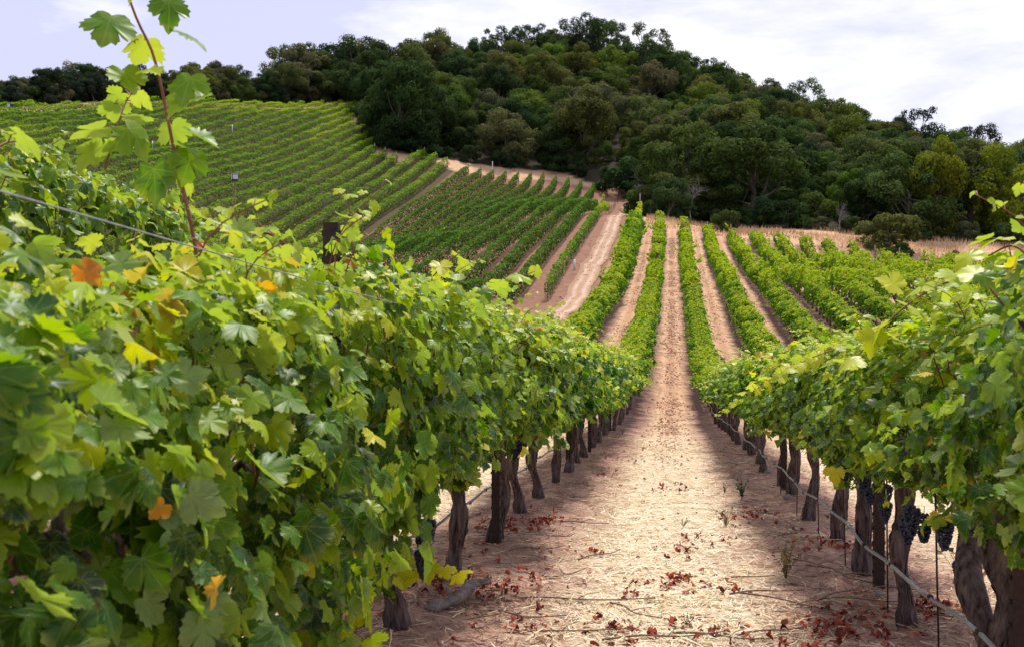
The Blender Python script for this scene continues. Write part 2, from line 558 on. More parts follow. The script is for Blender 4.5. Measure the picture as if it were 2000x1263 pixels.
nx, ny = len(gx), len(gy)
gi = np.arange(ny - 1)[:, None] * nx + np.arange(nx - 1)[None]
quads = np.stack([gi, gi + 1, gi + nx + 1, gi + nx], -1).reshape(-1, 4)
fx, fy = GX.ravel(), GY.ravel()
wob = (vnoise(fx, fy, .4, 5) - .5) * 3
cend = np.interp(fx, [ROW_END_A[0], ROW_END_B[0]], [ROW_END_A[1], ROW_END_B[1]])
w_c = ((fx > -4.9) & (fy < cend + 2.5 + wob)).astype(float)
w_f = np.clip((fy - 8) / 24, 0, 1)
bend = np.interp(fx, BX[::-1], BE[::-1])
w_b = ((fx <= -4.9) & (fx > BX[-1] - 2) & (fy < bend + 3 + wob) & (fy > 30)).astype(float)
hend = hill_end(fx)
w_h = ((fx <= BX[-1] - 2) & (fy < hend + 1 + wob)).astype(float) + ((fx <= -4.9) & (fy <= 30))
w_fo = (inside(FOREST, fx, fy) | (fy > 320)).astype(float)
mb = MB()
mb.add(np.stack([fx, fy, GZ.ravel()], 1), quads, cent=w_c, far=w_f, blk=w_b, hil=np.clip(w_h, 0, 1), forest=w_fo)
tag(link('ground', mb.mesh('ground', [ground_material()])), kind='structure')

# pale dirt track between the middle block and the lane rows
ty = np.arange(40, 153, .5)
tx = np.linspace(0, 1, 9)
TX = -7.1 + tx[None] * 1.6 + ((vnoise(ty, ty * 0 + 3, .3, 8) - .5) * .5)[:, None] + np.where(ty > 140, (ty - 140) * .05, 0)[:, None] * tx[None]
TY = np.broadcast_to(ty[:, None], TX.shape)
TZ = H(TX, TY) + .05
ti = np.arange(len(ty) - 1)[:, None] * 9 + np.arange(8)[None]
mb = MB()
mb.add(np.stack([TX.ravel(), TY.ravel(), TZ.ravel()], 1), np.stack([ti, ti + 1, ti + 10, ti + 9], -1).reshape(-1, 4), ac=np.broadcast_to(tx[None], TX.shape).ravel())
tag(link('dirt_track', mb.mesh('dirt_track', [track_material()])), kind='structure')

# ------------------------------------------------------------------ leaves
half = [(.10, -.15), (.24, -.23), (.36, -.20), (.39, -.12), (.52, -.09), (.44, .03), (.60, .08), (.56, .17), (.67, .27), (.60, .34), (.63, .47), (.52, .47), (.48, .59), (.36, .54),
        (.25, .45), (.33, .63), (.29, .68), (.27, .79), (.17, .80), (.10, .92)]
out0 = [(0, -.02)] + half + [(0, 1.0)] + [(-x, y) for x, y in half[::-1]]
half1 = [(.25, -.22), (.50, -.06), (.49, .06), (.64, .28), (.56, .50), (.35, .50), (.28, .76)]
out1 = [(0, -.02)] + half1 + [(0, 1.0)] + [(-x, y) for x, y in half1[::-1]]


def fan(outline):
    v = np.array([(0, .27)] + outline, float)
    k = len(outline)
    return v, np.array([(0, 1 + i, 1 + (i + 1) % k) for i in range(k)])


LEAF0 = fan(out0)
LEAF1 = fan(out1)
LEAF2 = (np.array([(0, -.1), (.58, .12), (.42, .62), (0, .95), (-.42, .62), (-.58, .12)], float), np.array([(0, 1, 2, 3), (0, 3, 4, 5)]))
LEAF3 = (np.array([(0, -.05), (.5, .35), (0, 1.0), (-.5, .35)], float), np.array([(0, 1, 2, 3)]))


def add_leaves(mb, pos, nrm, tip, size, tint, tmpl, r, mat=0, curl=1.0):
    V2, Fc = tmpl
    k = len(pos)
    if k == 0:
        return
    nrm = norm(nrm); tip = norm(tip - nrm * (tip * nrm).sum(-1, keepdims=True)); side = np.cross(tip, nrm)
    x, y = V2[:, 0], V2[:, 1]
    c1 = (r.random((k, 1)) * 1.2 - .25) * curl; c2 = (r.random((k, 1)) * .8 - .15) * curl; c3_ = (r.random((k, 1)) - .4) * .7 * curl; c4 = (r.random((k, 1)) - .5) * .6 * curl
    z = -c1 * x ** 2 - c2 * (y - .2) ** 2 + c3_ * np.abs(x) + c4 * x * y + .06 * curl * np.sin(x * 12 + y * 5 + r.random((k, 1)) * 6) * (np.abs(x) + .25)
    ww = 1 + (r.random((k, 1)) - .5) * .25
    S = size[:, None, None]
    P = pos[:, None] + S * ((x * ww)[..., None] * side[:, None] + y[None, :, None] * tip[:, None] + z[..., None] * nrm[:, None])
    nv = len(V2)
    faces = (Fc[None] + (np.arange(k) * nv)[:, None, None]).reshape(-1, Fc.shape[1])
    at_ = dict(tint=np.repeat(np.clip(tint, 0, 1), nv))
    if tmpl is LEAF0:
        at_['lx'] = np.tile(x, k); at_['ly'] = np.tile(y, k)
    mb.add(P.reshape(-1, 3), faces, mat, **at_)


def shoot(mb, path, r, size0, tint0, tmpl, rad=.0045, step=.075, up_first=True, mcane=1, taper=.75, down=1.0, dens=1.0):
    """a cane with leaves alternating along it"""
    P = np.asarray(path, float)
    L = np.concatenate([[0], np.cumsum(np.linalg.norm(np.diff(P, axis=0), axis=1))])
    tot = L[-1]
    v, f = tube(P, np.linspace(rad, rad * .45, len(P)), 5)
    mb.add(v, f, mcane)
    s = np.arange(step * .6, tot + .001, step / dens)
    if len(s) == 0:
        return
    q = np.stack([np.interp(s, L, P[:, i]) for i in range(3)], 1)
    d = norm(np.stack([np.interp(np.minimum(s + .03, tot), L, P[:, i]) - np.interp(np.maximum(s - .03, 0), L, P[:, i]) for i in range(3)], 1))
    lat = norm(np.cross(d, np.array([0, 0, 1.0])) + r.normal(0, .25, d.shape))
    sg = np.where(np.arange(len(s)) % 2 == 0, 1, -1)[:, None]
    pet = lat * sg * (.4 + .5 * r.random((len(s), 1))) * size0 + np.array([0, 0, .25]) * size0
    base = q + pet * .7
    for a, b in zip(q, base):
        v, f = tube(np.array([a, (a + b) / 2 + [0, 0, .01], b]), np.array([.0018, .0016, .0014]), 4, cap=False)
        mb.add(v, f, mcane)
    sz = size0 * (1 - taper * (s / tot) ** 1.6) * (.8 + .4 * r.random(len(s)))
    tip = lat * sg * .8 + d * .25 + np.array([0, 0, -down]) + r.normal(0, .35, d.shape)
    nr = lat * sg * .5 + np.array([0, 0, .9]) + r.normal(0, .4, d.shape)
    add_leaves(mb, base, nr, tip, sz, np.minimum(tint0 + .22 * (s / tot) + r.normal(0, .06, len(s)), .80), tmpl, r)


# ------------------------------------------------------------------ vines
PROF_Z = np.array([.30, .55, .70, .90, 1.15, 1.40, 1.58, 1.72])
PROF_W = np.array([.10, .16, .26, .37, .42, .38, .29, .14])


def foliage_mesh(name, seed, lod, nleaf, size, L=1.24, shoots=5, tmul=0.0, ext=1.0):
    r = np.random.default_rng(seed)
    mb = MB()
    tmpl = (LEAF0, LEAF1, LEAF2)[lod]
    # clump centres over the surface of the canopy
    K = 26
    cy = (r.random(K) - .5) * L; cz = .70 + r.random(K) * 1.0; cs = np.where(r.random(K) < .5, -1, 1); ck = r.normal(0, .085, K); ct = r.normal(0, .08, K)
    n1 = int(nleaf * .62); n2 = int(nleaf * .26); n3 = nleaf - n1 - n2
    k = r.integers(0, K, n1)
    y = np.concatenate([cy[k] + r.normal(0, .11, n1), (r.random(n2) - .5) * (L + .12), (r.random(n3) - .5) * (L + .1)])
    z = np.concatenate([cz[k] + r.normal(0, .12, n1), 0.70 + r.random(n2) * .96, 1.5 + r.random(n3) * .2])
    s = np.concatenate([cs[k], np.where(r.random(n2) < .5, -1, 1), r.random(n3) * 2 - 1])
    off = np.concatenate([ck[k], np.zeros(n2), np.zeros(n3)])
    tc = np.concatenate([ct[k], np.zeros(n2 + n3)])
    zl = .74 + .07 * np.sin(y * 5 + seed) + .05 * np.sin(y * 13 + seed * 2)
    z = np.where(z < zl, zl + r.random(len(z)) * .25, z)
    zt = 1.68 + .06 * np.sin(y * 6 + seed * 3)
    z = np.where(z > zt, zt - r.random(len(z)) * .2, z)
    w = np.interp(z, PROF_Z, PROF_W) + off
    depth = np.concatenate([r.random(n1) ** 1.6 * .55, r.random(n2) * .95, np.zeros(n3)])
    x = s * w * (1 - depth) + r.normal(0, .02, len(z))
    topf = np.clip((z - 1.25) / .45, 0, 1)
    sg = np.sign(x) + (x == 0)
    out = np.stack([sg * (1 - .55 * topf), r.normal(0, .30, len(z)), .45 + .75 * topf + r.normal(0, .3, len(z))], 1) + r.normal(0, .34, (len(z), 3))
    tip = np.stack([sg * .45 + r.normal(0, .4, len(z)), r.normal(0, .7, len(z)), -.9 + .7 * topf + r.normal(0, .4, len(z))], 1)
    out = np.where((r.random(len(z)) < .10)[:, None], out * np.array([-1, 1, -.6]), out)
    sz = size * (.5 + .75 * r.random(len(z)))
    sz = sz * (1 - .3 * topf)
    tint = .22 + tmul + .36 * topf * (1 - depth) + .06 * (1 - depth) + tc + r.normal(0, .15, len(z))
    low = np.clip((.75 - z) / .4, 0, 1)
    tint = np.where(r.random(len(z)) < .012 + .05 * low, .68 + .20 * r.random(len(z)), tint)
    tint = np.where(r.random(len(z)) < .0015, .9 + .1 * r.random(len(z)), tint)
    if lod < 2:
        gap = vnoise(y + seed * 1.7, z + sg * 20, 3.6, 61)
        kp = (gap > .27 + .08 * r.random(len(z))) | (depth > .5) | (topf > .6)
        x, y, z, out, tip, sz, tint = x[kp], y[kp], z[kp], out[kp], tip[kp], sz[kp], tint[kp]
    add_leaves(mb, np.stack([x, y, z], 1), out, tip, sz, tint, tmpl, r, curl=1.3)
    # inner canes rising from the cordon
    for i in range(9 if lod < 2 else 5):
        y0 = (i / 9 - .45) * L
        p = curve([(r.normal(0, .03), y0, .72), (r.normal(0, .1), y0 + r.normal(0, .06), 1.1), (r.normal(0, .16), y0 + r.normal(0, .1), 1.55)], 7)
        v, f = tube(p, np.linspace(.006, .0035, 7), 5); mb.add(v, f, 1)
    # shoots that stick out of the canopy
    for i in range(shoots):
        y0 = (r.random() - .5) * L; sd = -1 if r.random() < .5 else 1
        if lod == 0 or r.random() < .7:
            l = .16 + .26 * r.random()
            a = r.normal(0, .5)
            p = curve([(sd * .12, y0, 1.50), (sd * (.16 + .05 * l), y0 + .3 * l * a, 1.62 + .35 * l), (sd * (.18 + .5 * l), y0 + .7 * l * a, 1.66 + .55 * l)], 9)
        else:
            z0 = .75 + .6 * r.random(); l = .2 + .25 * r.random()
            a = r.normal(0, .6)
            p = curve([(sd * .3, y0, z0), (sd * (.38 + .5 * l), y0 + .4 * l * a, z0 + .05), (sd * (.40 + .95 * l), y0 + l * a, z0 - .35 * l)], 9)
        shoot(mb, p, r, size * .95, .40 + tmul, tmpl, .003, .05, taper=.6)
    return mb.mesh(name, [M['leaf_near'] if lod == 0 else M['leaf'] if lod == 1 else M['leaf_far'], M['cane']])


def trunk_mesh(name, seed, seg=22, rings=30, lean=None, rad=.052):
    r = np.random.default_rng(seed)
    lx, ly = (r.normal(0, .06), r.normal(0, .12)) if lean is None else lean
    p = curve([(0, 0, -.06), (lx * .4, ly * .2, .15), (lx + r.normal(0, .02), ly + r.normal(0, .03), .38), (lx * .6, ly * .5, .56), (lx * .3, 0, .80)], rings)
    t = np.linspace(0, 1, rings)
    R = rad * (1.12 - .30 * t + .22 * np.exp(-((t - .05) / .12) ** 2) + .16 * np.sin(seed * 1.7) * np.exp(-((t - .3) / .16) ** 2) + .5 * np.exp(-((t - .98) / .16) ** 2) + .14 * np.sin(t * 9 + seed) + .11 * np.sin(t * 19 + seed * 2.3))
    mb = MB()
    v, f = tube(p, R, seg, twist=r.choice([-1, 1]) * .2, ridge=.13, ridges=5, rs=r)
    mb.add(v, f)
    # loose strips of bark
    for i in range(16 if seg > 12 else 0):
        a = r.random() * 2 * PI; t0 = r.random() * .7; t1 = min(t0 + .15 + .25 * r.random(), .98)
        ii = np.linspace(t0, t1, 5) * (rings - 1)
        q = np.stack([np.interp(ii, np.arange(rings), p[:, j]) for j in range(3)], 1)
        rr = np.interp(ii, np.arange(rings), R) * (1.04 + np.array([.12, .02, 0, .02, .22]) * r.random())
        aa = a + np.linspace(0, .5 * r.normal(), 5)
        q = q + np.stack([np.cos(aa) * rr, np.sin(aa) * rr, np.zeros(5)], 1)
        v, f = tube(q, np.array([.002, .006, .007, .006, .002]), 4); mb.add(v, f)
    return mb.mesh(name, [M['bark']])


def arm_mesh(name, seed, s, seg=14):
    r = np.random.default_rng(seed)
    p = curve([(0, 0, .70), (r.normal(0, .02), s * .10, .80), (r.normal(0, .03), s * .28, .84 + r.normal(0, .015)), (r.normal(0, .02), s * .45, .86), (0, s * .60, .855)], 16)
    t = np.linspace(0, 1, 16)
    R = .047 - .022 * t + .006 * np.sin(t * 14 + seed)
    mb = MB(); v, f = tube(p, R, seg, twist=.3, ridge=.08, ridges=4, rs=r); mb.add(v, f)
    for k in range(4):
        i = 4 + k * 3
        q = p[i]; v, f = tube(curve([q, q + [r.normal(0, .02), r.normal(0, .02), .05], q + [r.normal(0, .03), r.normal(0, .03), .11]], 5), np.array([.017, .015, .013, .012, .009]), 7); mb.add(v, f)
    return mb.mesh(name, [M['bark']])


def ico():
    bpyv = []
    g = (1 + 5 ** .5) / 2
    v = norm(np.array([(-1, g, 0), (1, g, 0), (-1, -g, 0), (1, -g, 0), (0, -1, g), (0, 1, g), (0, -1, -g), (0, 1, -g), (g, 0, -1), (g, 0, 1), (-g, 0, -1), (-g, 0, 1)], float))
    f = [(0, 11, 5), (0, 5, 1), (0, 1, 7), (0, 7, 10), (0, 10, 11), (1, 5, 9), (5, 11, 4), (11, 10, 2), (10, 7, 6), (7, 1, 8), (3, 9, 4), (3, 4, 2), (3, 2, 6), (3, 6, 8), (3, 8, 9),
         (4, 9, 5), (2, 4, 11), (6, 2, 10), (8, 6, 7), (9, 8, 1)]
    # one subdivision
    vs = [tuple(x) for x in v]; nf = []; cache = {}

    def midp(a, b):
        k = (min(a, b), max(a, b))
        if k not in cache:
            m_ = np.array(vs[a]) + np.array(vs[b]); vs.append(tuple(m_ / np.linalg.norm(m_))); cache[k] = len(vs) - 1
        return cache[k]
    for a, b, c in f:
        ab, bc, ca = midp(a, b), midp(b, c), midp(c, a)
        nf += [(a, ab, ca), (b, bc, ab), (c, ca, bc), (ab, bc, ca)]
    return np.array(vs), np.array(nf)


ICO = ico()


def cluster_mesh(name, seed):
    r = np.random.default_rng(seed)
    mb = MB()
    k = 150
    pts = []
    while len(pts) < k:
        t = r.random(); rad = (.042 * (1 - t) ** .6 + .008) * min(1, .3 + t * 5)
        a = r.random() * 2 * PI; rad *= (1 if r.random() < .6 else r.random() ** .5); q = np.array([math.cos(a) * rad, math.sin(a) * rad, -.165 * t])
        if all(np.linalg.norm(q - o) > .0112 for o in pts) or r.random() < .04:
            pts.append(q)
    v, f = ICO
    for q in pts:
        mb.add(v * (.0088 + .0014 * r.random()) + q, f)
    v, f = tube([(0, 0, .05), (0, 0, 0), (0, 0, -.12)], [.002, .002, .0015], 5); mb.add(v, f)
    return mb.mesh(name, [M['grape']])


TRUNKS = [trunk_mesh('vine_trunk', 40 + i) for i in range(5)]
TRUNK_FAR = [trunk_mesh('vine_trunk_far', 60 + i, 8, 8) for i in range(3)]
ARMS = [[arm_mesh('vine_arm', 80 + i, s) for s in (-1, 1)] for i in range(3)]
CLUS = [cluster_mesh('grape_cluster', 5 + i) for i in range(3)]
FOL0 = [foliage_mesh('foliage_near', 100 + i, 0, 2100, .071, shoots=6, tmul=.03) for i in range(7)]
FOL1 = [foliage_mesh('foliage_mid', 120 + i, 1, 1650, .079, shoots=5, tmul=.01 + .03 * i) for i in range(5)]
FOL2 = [foliage_mesh('foliage_far', 140 + i, 2, 950, .100, shoots=5, tmul=.04 + .025 * (i - 2)) for i in range(5)]
FOLD = [foliage_mesh('foliage_shade_tint', 160 + i, 0, 1700, .078, shoots=3, tmul=-.10) for i in range(3)]  # second left row: leaf tint lowered so its shade is in the colour
NEAR_COUNT = 0


def yrow(x, d):
    return (d + x * math.sin(TH)) / math.cos(TH)


def vine(x, y, label, group, scz=1.0, scw=1.0, clusters=(), foz=0.0, flip=None):
    global NEAR_COUNT
    d = proj((x, y, 1))[2]
    z = surf(x, y)
    i = random.randrange(1000)
    o = bpy.data.objects.new('grapevine', None); COL.objects.link(o)
    o.empty_display_size = .3
    o.location = (x, y, z)
    tag(o, label, 'grapevine', group)
    fl = (random.random() < .5) if flip is None else flip
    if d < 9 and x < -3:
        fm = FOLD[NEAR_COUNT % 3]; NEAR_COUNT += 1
    elif d < 9:
        fm = FOL0[NEAR_COUNT % len(FOL0)]; NEAR_COUNT += 1
    elif d < 24:
        fm = FOL1[i % len(FOL1)]
    else:
        fm = FOL2[i % len(FOL2)]
    fo = link('foliage', fm, o, (0, 0, foz), PI if fl else 0, (scw, 1.02, scz))
    tm = TRUNKS[i % 5] if d < 22 else TRUNK_FAR[i % 3]
    link('trunk', tm, o, None, 0 if random.random() < .5 else PI, (1 + random.uniform(-.36, -.06),) * 2 + (1,))
    if d < 22:
        for a in ARMS[i % 3]:
            link('arm', a, o)
    for q in clusters:
        c = link('grape_cluster', CLUS[random.randrange(3)], o, (q[0], q[1], q[2] + (.07 if x > 0 else 0)), random.random() * 6, (random.uniform(.55, .78),) * 3)
    return o


ORD = 'first second third fourth fifth sixth seventh eighth ninth tenth eleventh twelfth thirteenth fourteenth fifteenth sixteenth seventeenth eighteenth nineteenth twentieth'.split()
ORD += ['twenty-' + o for o in ORD[:9]] + ['thirtieth'] + ['thirty-' + o for o in ORD[:9]] + ['fortieth']


def clus(r, k, side):
    return [(side * (.06 + .18 * r.random()), (r.random() - .5) * .9, .72 + .14 * r.random()) for _ in range(k)]


rc = np.random.default_rng(3)
# --- row on the left of the straw lane
left_near = {0: 'leafy vine filling the bottom left corner, big lobed leaves closest to camera',
             1: 'tall leafy vine with a long bare reddish cane rising into the sky',
             2: 'leafy vine with thick shaggy trunk and dark grapes at bottom of left row',
             3: 'leafy vine whose twisted trunk stands behind the grey dead stump',
             4: 'leafy vine growing right behind the dark steel post of the left row'}
gl = 'vines along the left edge of the straw lane'
LV = {}
vine(XL, yrow(XL, .85), 'leafy vine beside the camera at the left, only stray leaves in the picture', gl, .84)
d = 2.1
k = 0
while d < 60:
    y = yrow(XL, d)
    sz = .97
    fz = 0.0
    if d < 2.4: sz, fz = 1.03, -.32
    elif d < 3.6: sz, fz = 1.27, -.5
    lab = left_near.get(k)
    if lab is None:
        j = k - 4
        lab = f'leafy vine with dark trunk, {ORD[j - 1]} past the steel post in the left row' if j <= 8 else 'distant leafy vine in the row along the left edge of the straw lane'
    cl = clus(rc, 3, 1) if 2 <= k <= 9 else []
    if k == 2:
        cl = [(.24, -.55, .62), (.27, -.62, .52), (.24, -.42, .6), (.12, .1, .72)]
    LV[k] = vine(XL + random.uniform(-.04, .04), y, lab, gl, sz * random.uniform(.98, 1.02), random.uniform(.95, 1.1), cl, fz)
    d += 1.25; k += 1
# --- row on the right
right_near = {0: 'vine with thick forked trunk and hanging grapes at the right edge of the picture',
              1: 'vine with short-armed trunk between the forked vine and the dark steel post',
              2: 'vine with swollen trunk base and stone beside it, next to the dark steel post'}
gr_ = 'vines along the right edge of the straw lane'
RV = {}
ds = [2.5, 3.72, 4.86, 5.98, 7.19, 8.45, 9.8, 11.05]
while ds[-1] < 59:
    ds.append(ds[-1] + 1.24)
for k, d in enumerate(ds):
    y = yrow(XR, d)
    if k == 0:
        lab = 'leafy vine beside the steel post, mostly cut off by the right picture edge'
    else:
        lab = right_near.get(k - 1)
    if lab is None:
        j = k - 3
        lab = f'leafy vine with dark trunk, {ORD[j - 1]} beyond the steel post in the right row' if j <= 8 else 'distant leafy vine in the row along the right edge of the straw lane'
    cl = clus(rc, 3, -1) if k <= 10 else []
    if k == 1:
        cl = [(-.25, -.35, .66), (-.22, .25, .6), (-.15, .35, .55), (-.2, .42, .52), (-.05, .2, .4), (.1, .1, .62)]
    if k == 2:
        cl = [(-.2, -.1, .62), (-.22, -.05, .66), (-.05, .25, .58), (-.25, .3, .7), (-.18, -.35, .6)]
    RV[k] = vine(XR + random.uniform(-.04, .04), y, lab, gr_, (.75 if k >= 1 else .93) * random.uniform(.97, 1.03), random.uniform(.88, 1.0), cl, .15 if k >= 1 else 0)
# --- second row on the left
g2 = 'vines in the second row left of the lane'
d = 3.0
k = 0
while d < 60:
    x = XL - SP
    lab = 'tall shadowy vine behind the left edge row, showing above it at the left picture edge' if k == 3 else 'leafy vine in the second row left of the straw lane, behind the first'
    vine(x + random.uniform(-.05, .05), yrow(x, d), lab, g2, (1.34 if d < 8 else 1.18 if d < 26 else 1.0) * random.uniform(.95, 1.06), 1.15)
    d += 1.25; k += 1
# --- rows further right, near stretches
for ri, (d0, d1) in enumerate(((16, 60), (21, 60), (26, 58), (32, 56)), 1):
    x = XR + SP * ri
    d = d0
    while d < d1:
        vine(x + random.uniform(-.05, .05), yrow(x, d), f'leafy vine in the {ORD[ri]} row right of the straw lane', f'vines in the {ORD[ri]} row right of the lane', random.uniform(.9, 1.02), random.uniform(1.0, 1.15))
        d += 1.25

# --- named long shoots that rise out of particular vines
rsx = np.random.default_rng(11)


def long_shoot(parent, pts, size, tint, rad=.006, step=.07, taper=.5, tmpl=LEAF0, down=1.0, dens=1.25, mats=None, extra=()):
    P = np.array([at(*p) for p in pts])
    P = P - np.array(parent.location)
    mb = MB()
    shoot(mb, curve(P, 26), rsx, size, tint, tmpl, rad, step, taper=taper, down=down, dens=dens)
    for (px, py, dd, s_, t_) in extra:
        q = at(px, py, dd) - np.array(parent.location)
        add_leaves(mb, q[None], np.array([[.3, -.8, .4]]) + rsx.normal(0, .4, (1, 3)), np.array([[0, 0, -1.0]]) + rsx.normal(0, .25, (1, 3)), np.array([s_]), np.array([t_]), tmpl, rsx)
    return link('long_shoot', mb.mesh('long_shoot', mats or [M['leaf_near'], M['cane']]), parent)


c = long_shoot(LV[1], [(388, 560, 2.55), (384, 500, 2.52), (365, 400, 2.5), (343, 310, 2.48), (324, 215, 2.46), (300, 110, 2.44), (268, 40, 2.42), (246, -20, 2.41), (232, -60, 2.4)], .072, .46, .0056, .095, taper=.1, dens=1.0, extra=[(372, 150, 2.43, .09, .44), (350, 60, 2.42, .08, .4), (330, 0, 2.4, .08, .36), (218, 30, 2.41, .10, .40), (385, 185, 2.44, .105, .50), (240, 140, 2.46, .075, .48), (375, 260, 2.46, .08, .4), (300, 330, 2.5, .10, .35), (375, 300, 2.48, .09, .45), (250, 250, 2.5, .095, .46)])
long_shoot(LV[1], [(520, 1000, 3.05), (590, 1120, 3.0), (660, 1200, 3.0), (725, 1262, 3.02)], .085, .40, .003, .05, taper=.2, dens=1.5)
c['label'] = 'long bare reddish cane with sparse leaves against the sky'
long_shoot(LV[1], [(205, 330, 2.75), (222, 270, 2.8), (240, 215, 2.85), (255, 180, 2.9)], .095, .45, .0035, .045)
long_shoot(LV[0], [(-60, 380, 2.1), (-30, 310, 2.15), (10, 280, 2.2), (45, 275, 2.25)], .10, .42, .005, .08)
long_shoot(LV[3], [(740, 690, 5.2), (770, 630, 5.15), (815, 575, 5.1), (860, 525, 5.05), (900, 492, 5.0)], .135, .55, .006, .085, taper=.25)
long_shoot(LV[4], [(860, 640, 5.9), (915, 590, 5.85), (975, 560, 5.8), (1045, 530, 5.75)], .125, .42, .006, .085, taper=.3)
long_shoot(LV[2], [(690, 500, 3.9), (684, 440, 3.9), (682, 400, 3.9), (678, 372, 3.9)], .075, .55, .004, .05)
long_shoot(LV[2], [(600, 1100, 4.3), (700, 1112, 4.42), (800, 1112, 4.5), (900, 1120, 4.55)], .115, .62, .0035, .05, taper=.3, dens=1.5)
long_shoot(LV[1], [(560, 480, 3.0), (520, 455, 2.95), (470, 470, 2.9)], .09, .5, .006, .07)
ys = long_shoot(RV[1], [(2010, 560, 3.5), (1985, 515, 3.55), (1900, 535, 3.65), (1825, 562, 3.75), (1755, 610, 3.85), (1700, 668, 3.95), (1650, 720, 4.0)], .11, .60, .005, .062, taper=.2, dens=1.2)
ys['label'] = 'arching shoot of yellow leaves'
ys = long_shoot(RV[3], [(1720, 660, 5.4), (1650, 675, 5.3), (1570, 705, 5.25), (1500, 745, 5.2), (1455, 775, 5.15)], .085, .58, .004, .05, taper=.3, dens=1.3)
ys['label'] = 'overhanging shoot of yellow leaves'
long_shoot(RV[1], [(2010, 500, 3.45), (1975, 480, 3.5), (1930, 500, 3.55)], .12, .5, .006, .07, taper=.3)
long_shoot(RV[1], [(2000, 660, 3.5), (1990, 590, 3.5), (1978, 520, 3.5), (1970, 475, 3.5)], .105, .36, .004, .04, taper=.25, dens=1.6)
long_shoot(RV[1], [(2030, 640, 3.45), (2015, 560, 3.45), (1998, 490, 3.45)], .105, .36, .004, .04, taper=.2, dens=1.6)
def turned_leaf(parent, px, py, d, size, tint, label):
    mb = MB()
    q = at(px, py, d) - np.array(parent.location)
    to = norm(CAM - at(px, py, d))
    add_leaves(mb, q[None], (to + rsx.normal(0, .35, 3) + [0, 0, .2])[None], np.array([[rsx.normal(0, .5), rsx.normal(0, .5), -1.0]]), np.array([size]), np.array([tint]), LEAF0, rsx, curl=1.6)
    o = link('turned_leaf', mb.mesh('turned_leaf', [M['leaf_near']]), parent)
    o['label'] = label


turned_leaf(LV[0], 160, 520, 1.85, .05, .95, 'orange red autumn leaf')
turned_leaf(LV[1], 510, 555, 2.5, .045, .91, 'orange and yellow leaf')
turned_leaf(LV[0], 320, 985, 1.72, .034, .92, 'small orange leaf')
for a in ((1860, 945, 3.6, .07, .86), (1836, 1005, 3.65, .075, .84), (1700, 895, 4.7, .08, .83), (1632, 915, 5.0, .08, .82), (1880, 925, 3.6, .06, .95)):
    turned_leaf(RV[1] if a[2] < 4 else RV[3], *a, 'yellow autumn leaf' if a[4] < .9 else 'red autumn leaf')
# the forked trunk at the right edge
rt = np.random.default_rng(5)
mbk = MB()
v, f = tube(curve([(0, 0, -.08), (.015, -.02, .1), (.0, .05, .25), (-.03, .16, .42), (.02, .32, .64), (.02, .46, .80)], 30), np.linspace(.05, .042, 30) * (1 + .16 * np.sin(np.linspace(0, 14, 30))), 24, .14, .085, 5, rt)
mbk.add(v, f)
for ch in list(RV[1].children):
    if ch.name.startswith('arm') and ch.data is not None and ch.data.vertices[-1].co.y > 0:
        ch.data = mbk.mesh('forked_limb', [M['bark']])
    if ch.name.startswith('trunk'):
        ch.data = trunk_mesh('forked_trunk', 77, 26, 36, (.05, -.05), .054)
        ch.rotation_euler = (0, 0, 0); ch.scale = (1, 1, 1)

# ------------------------------------------------------------------ hedged vine rows too far for single vines


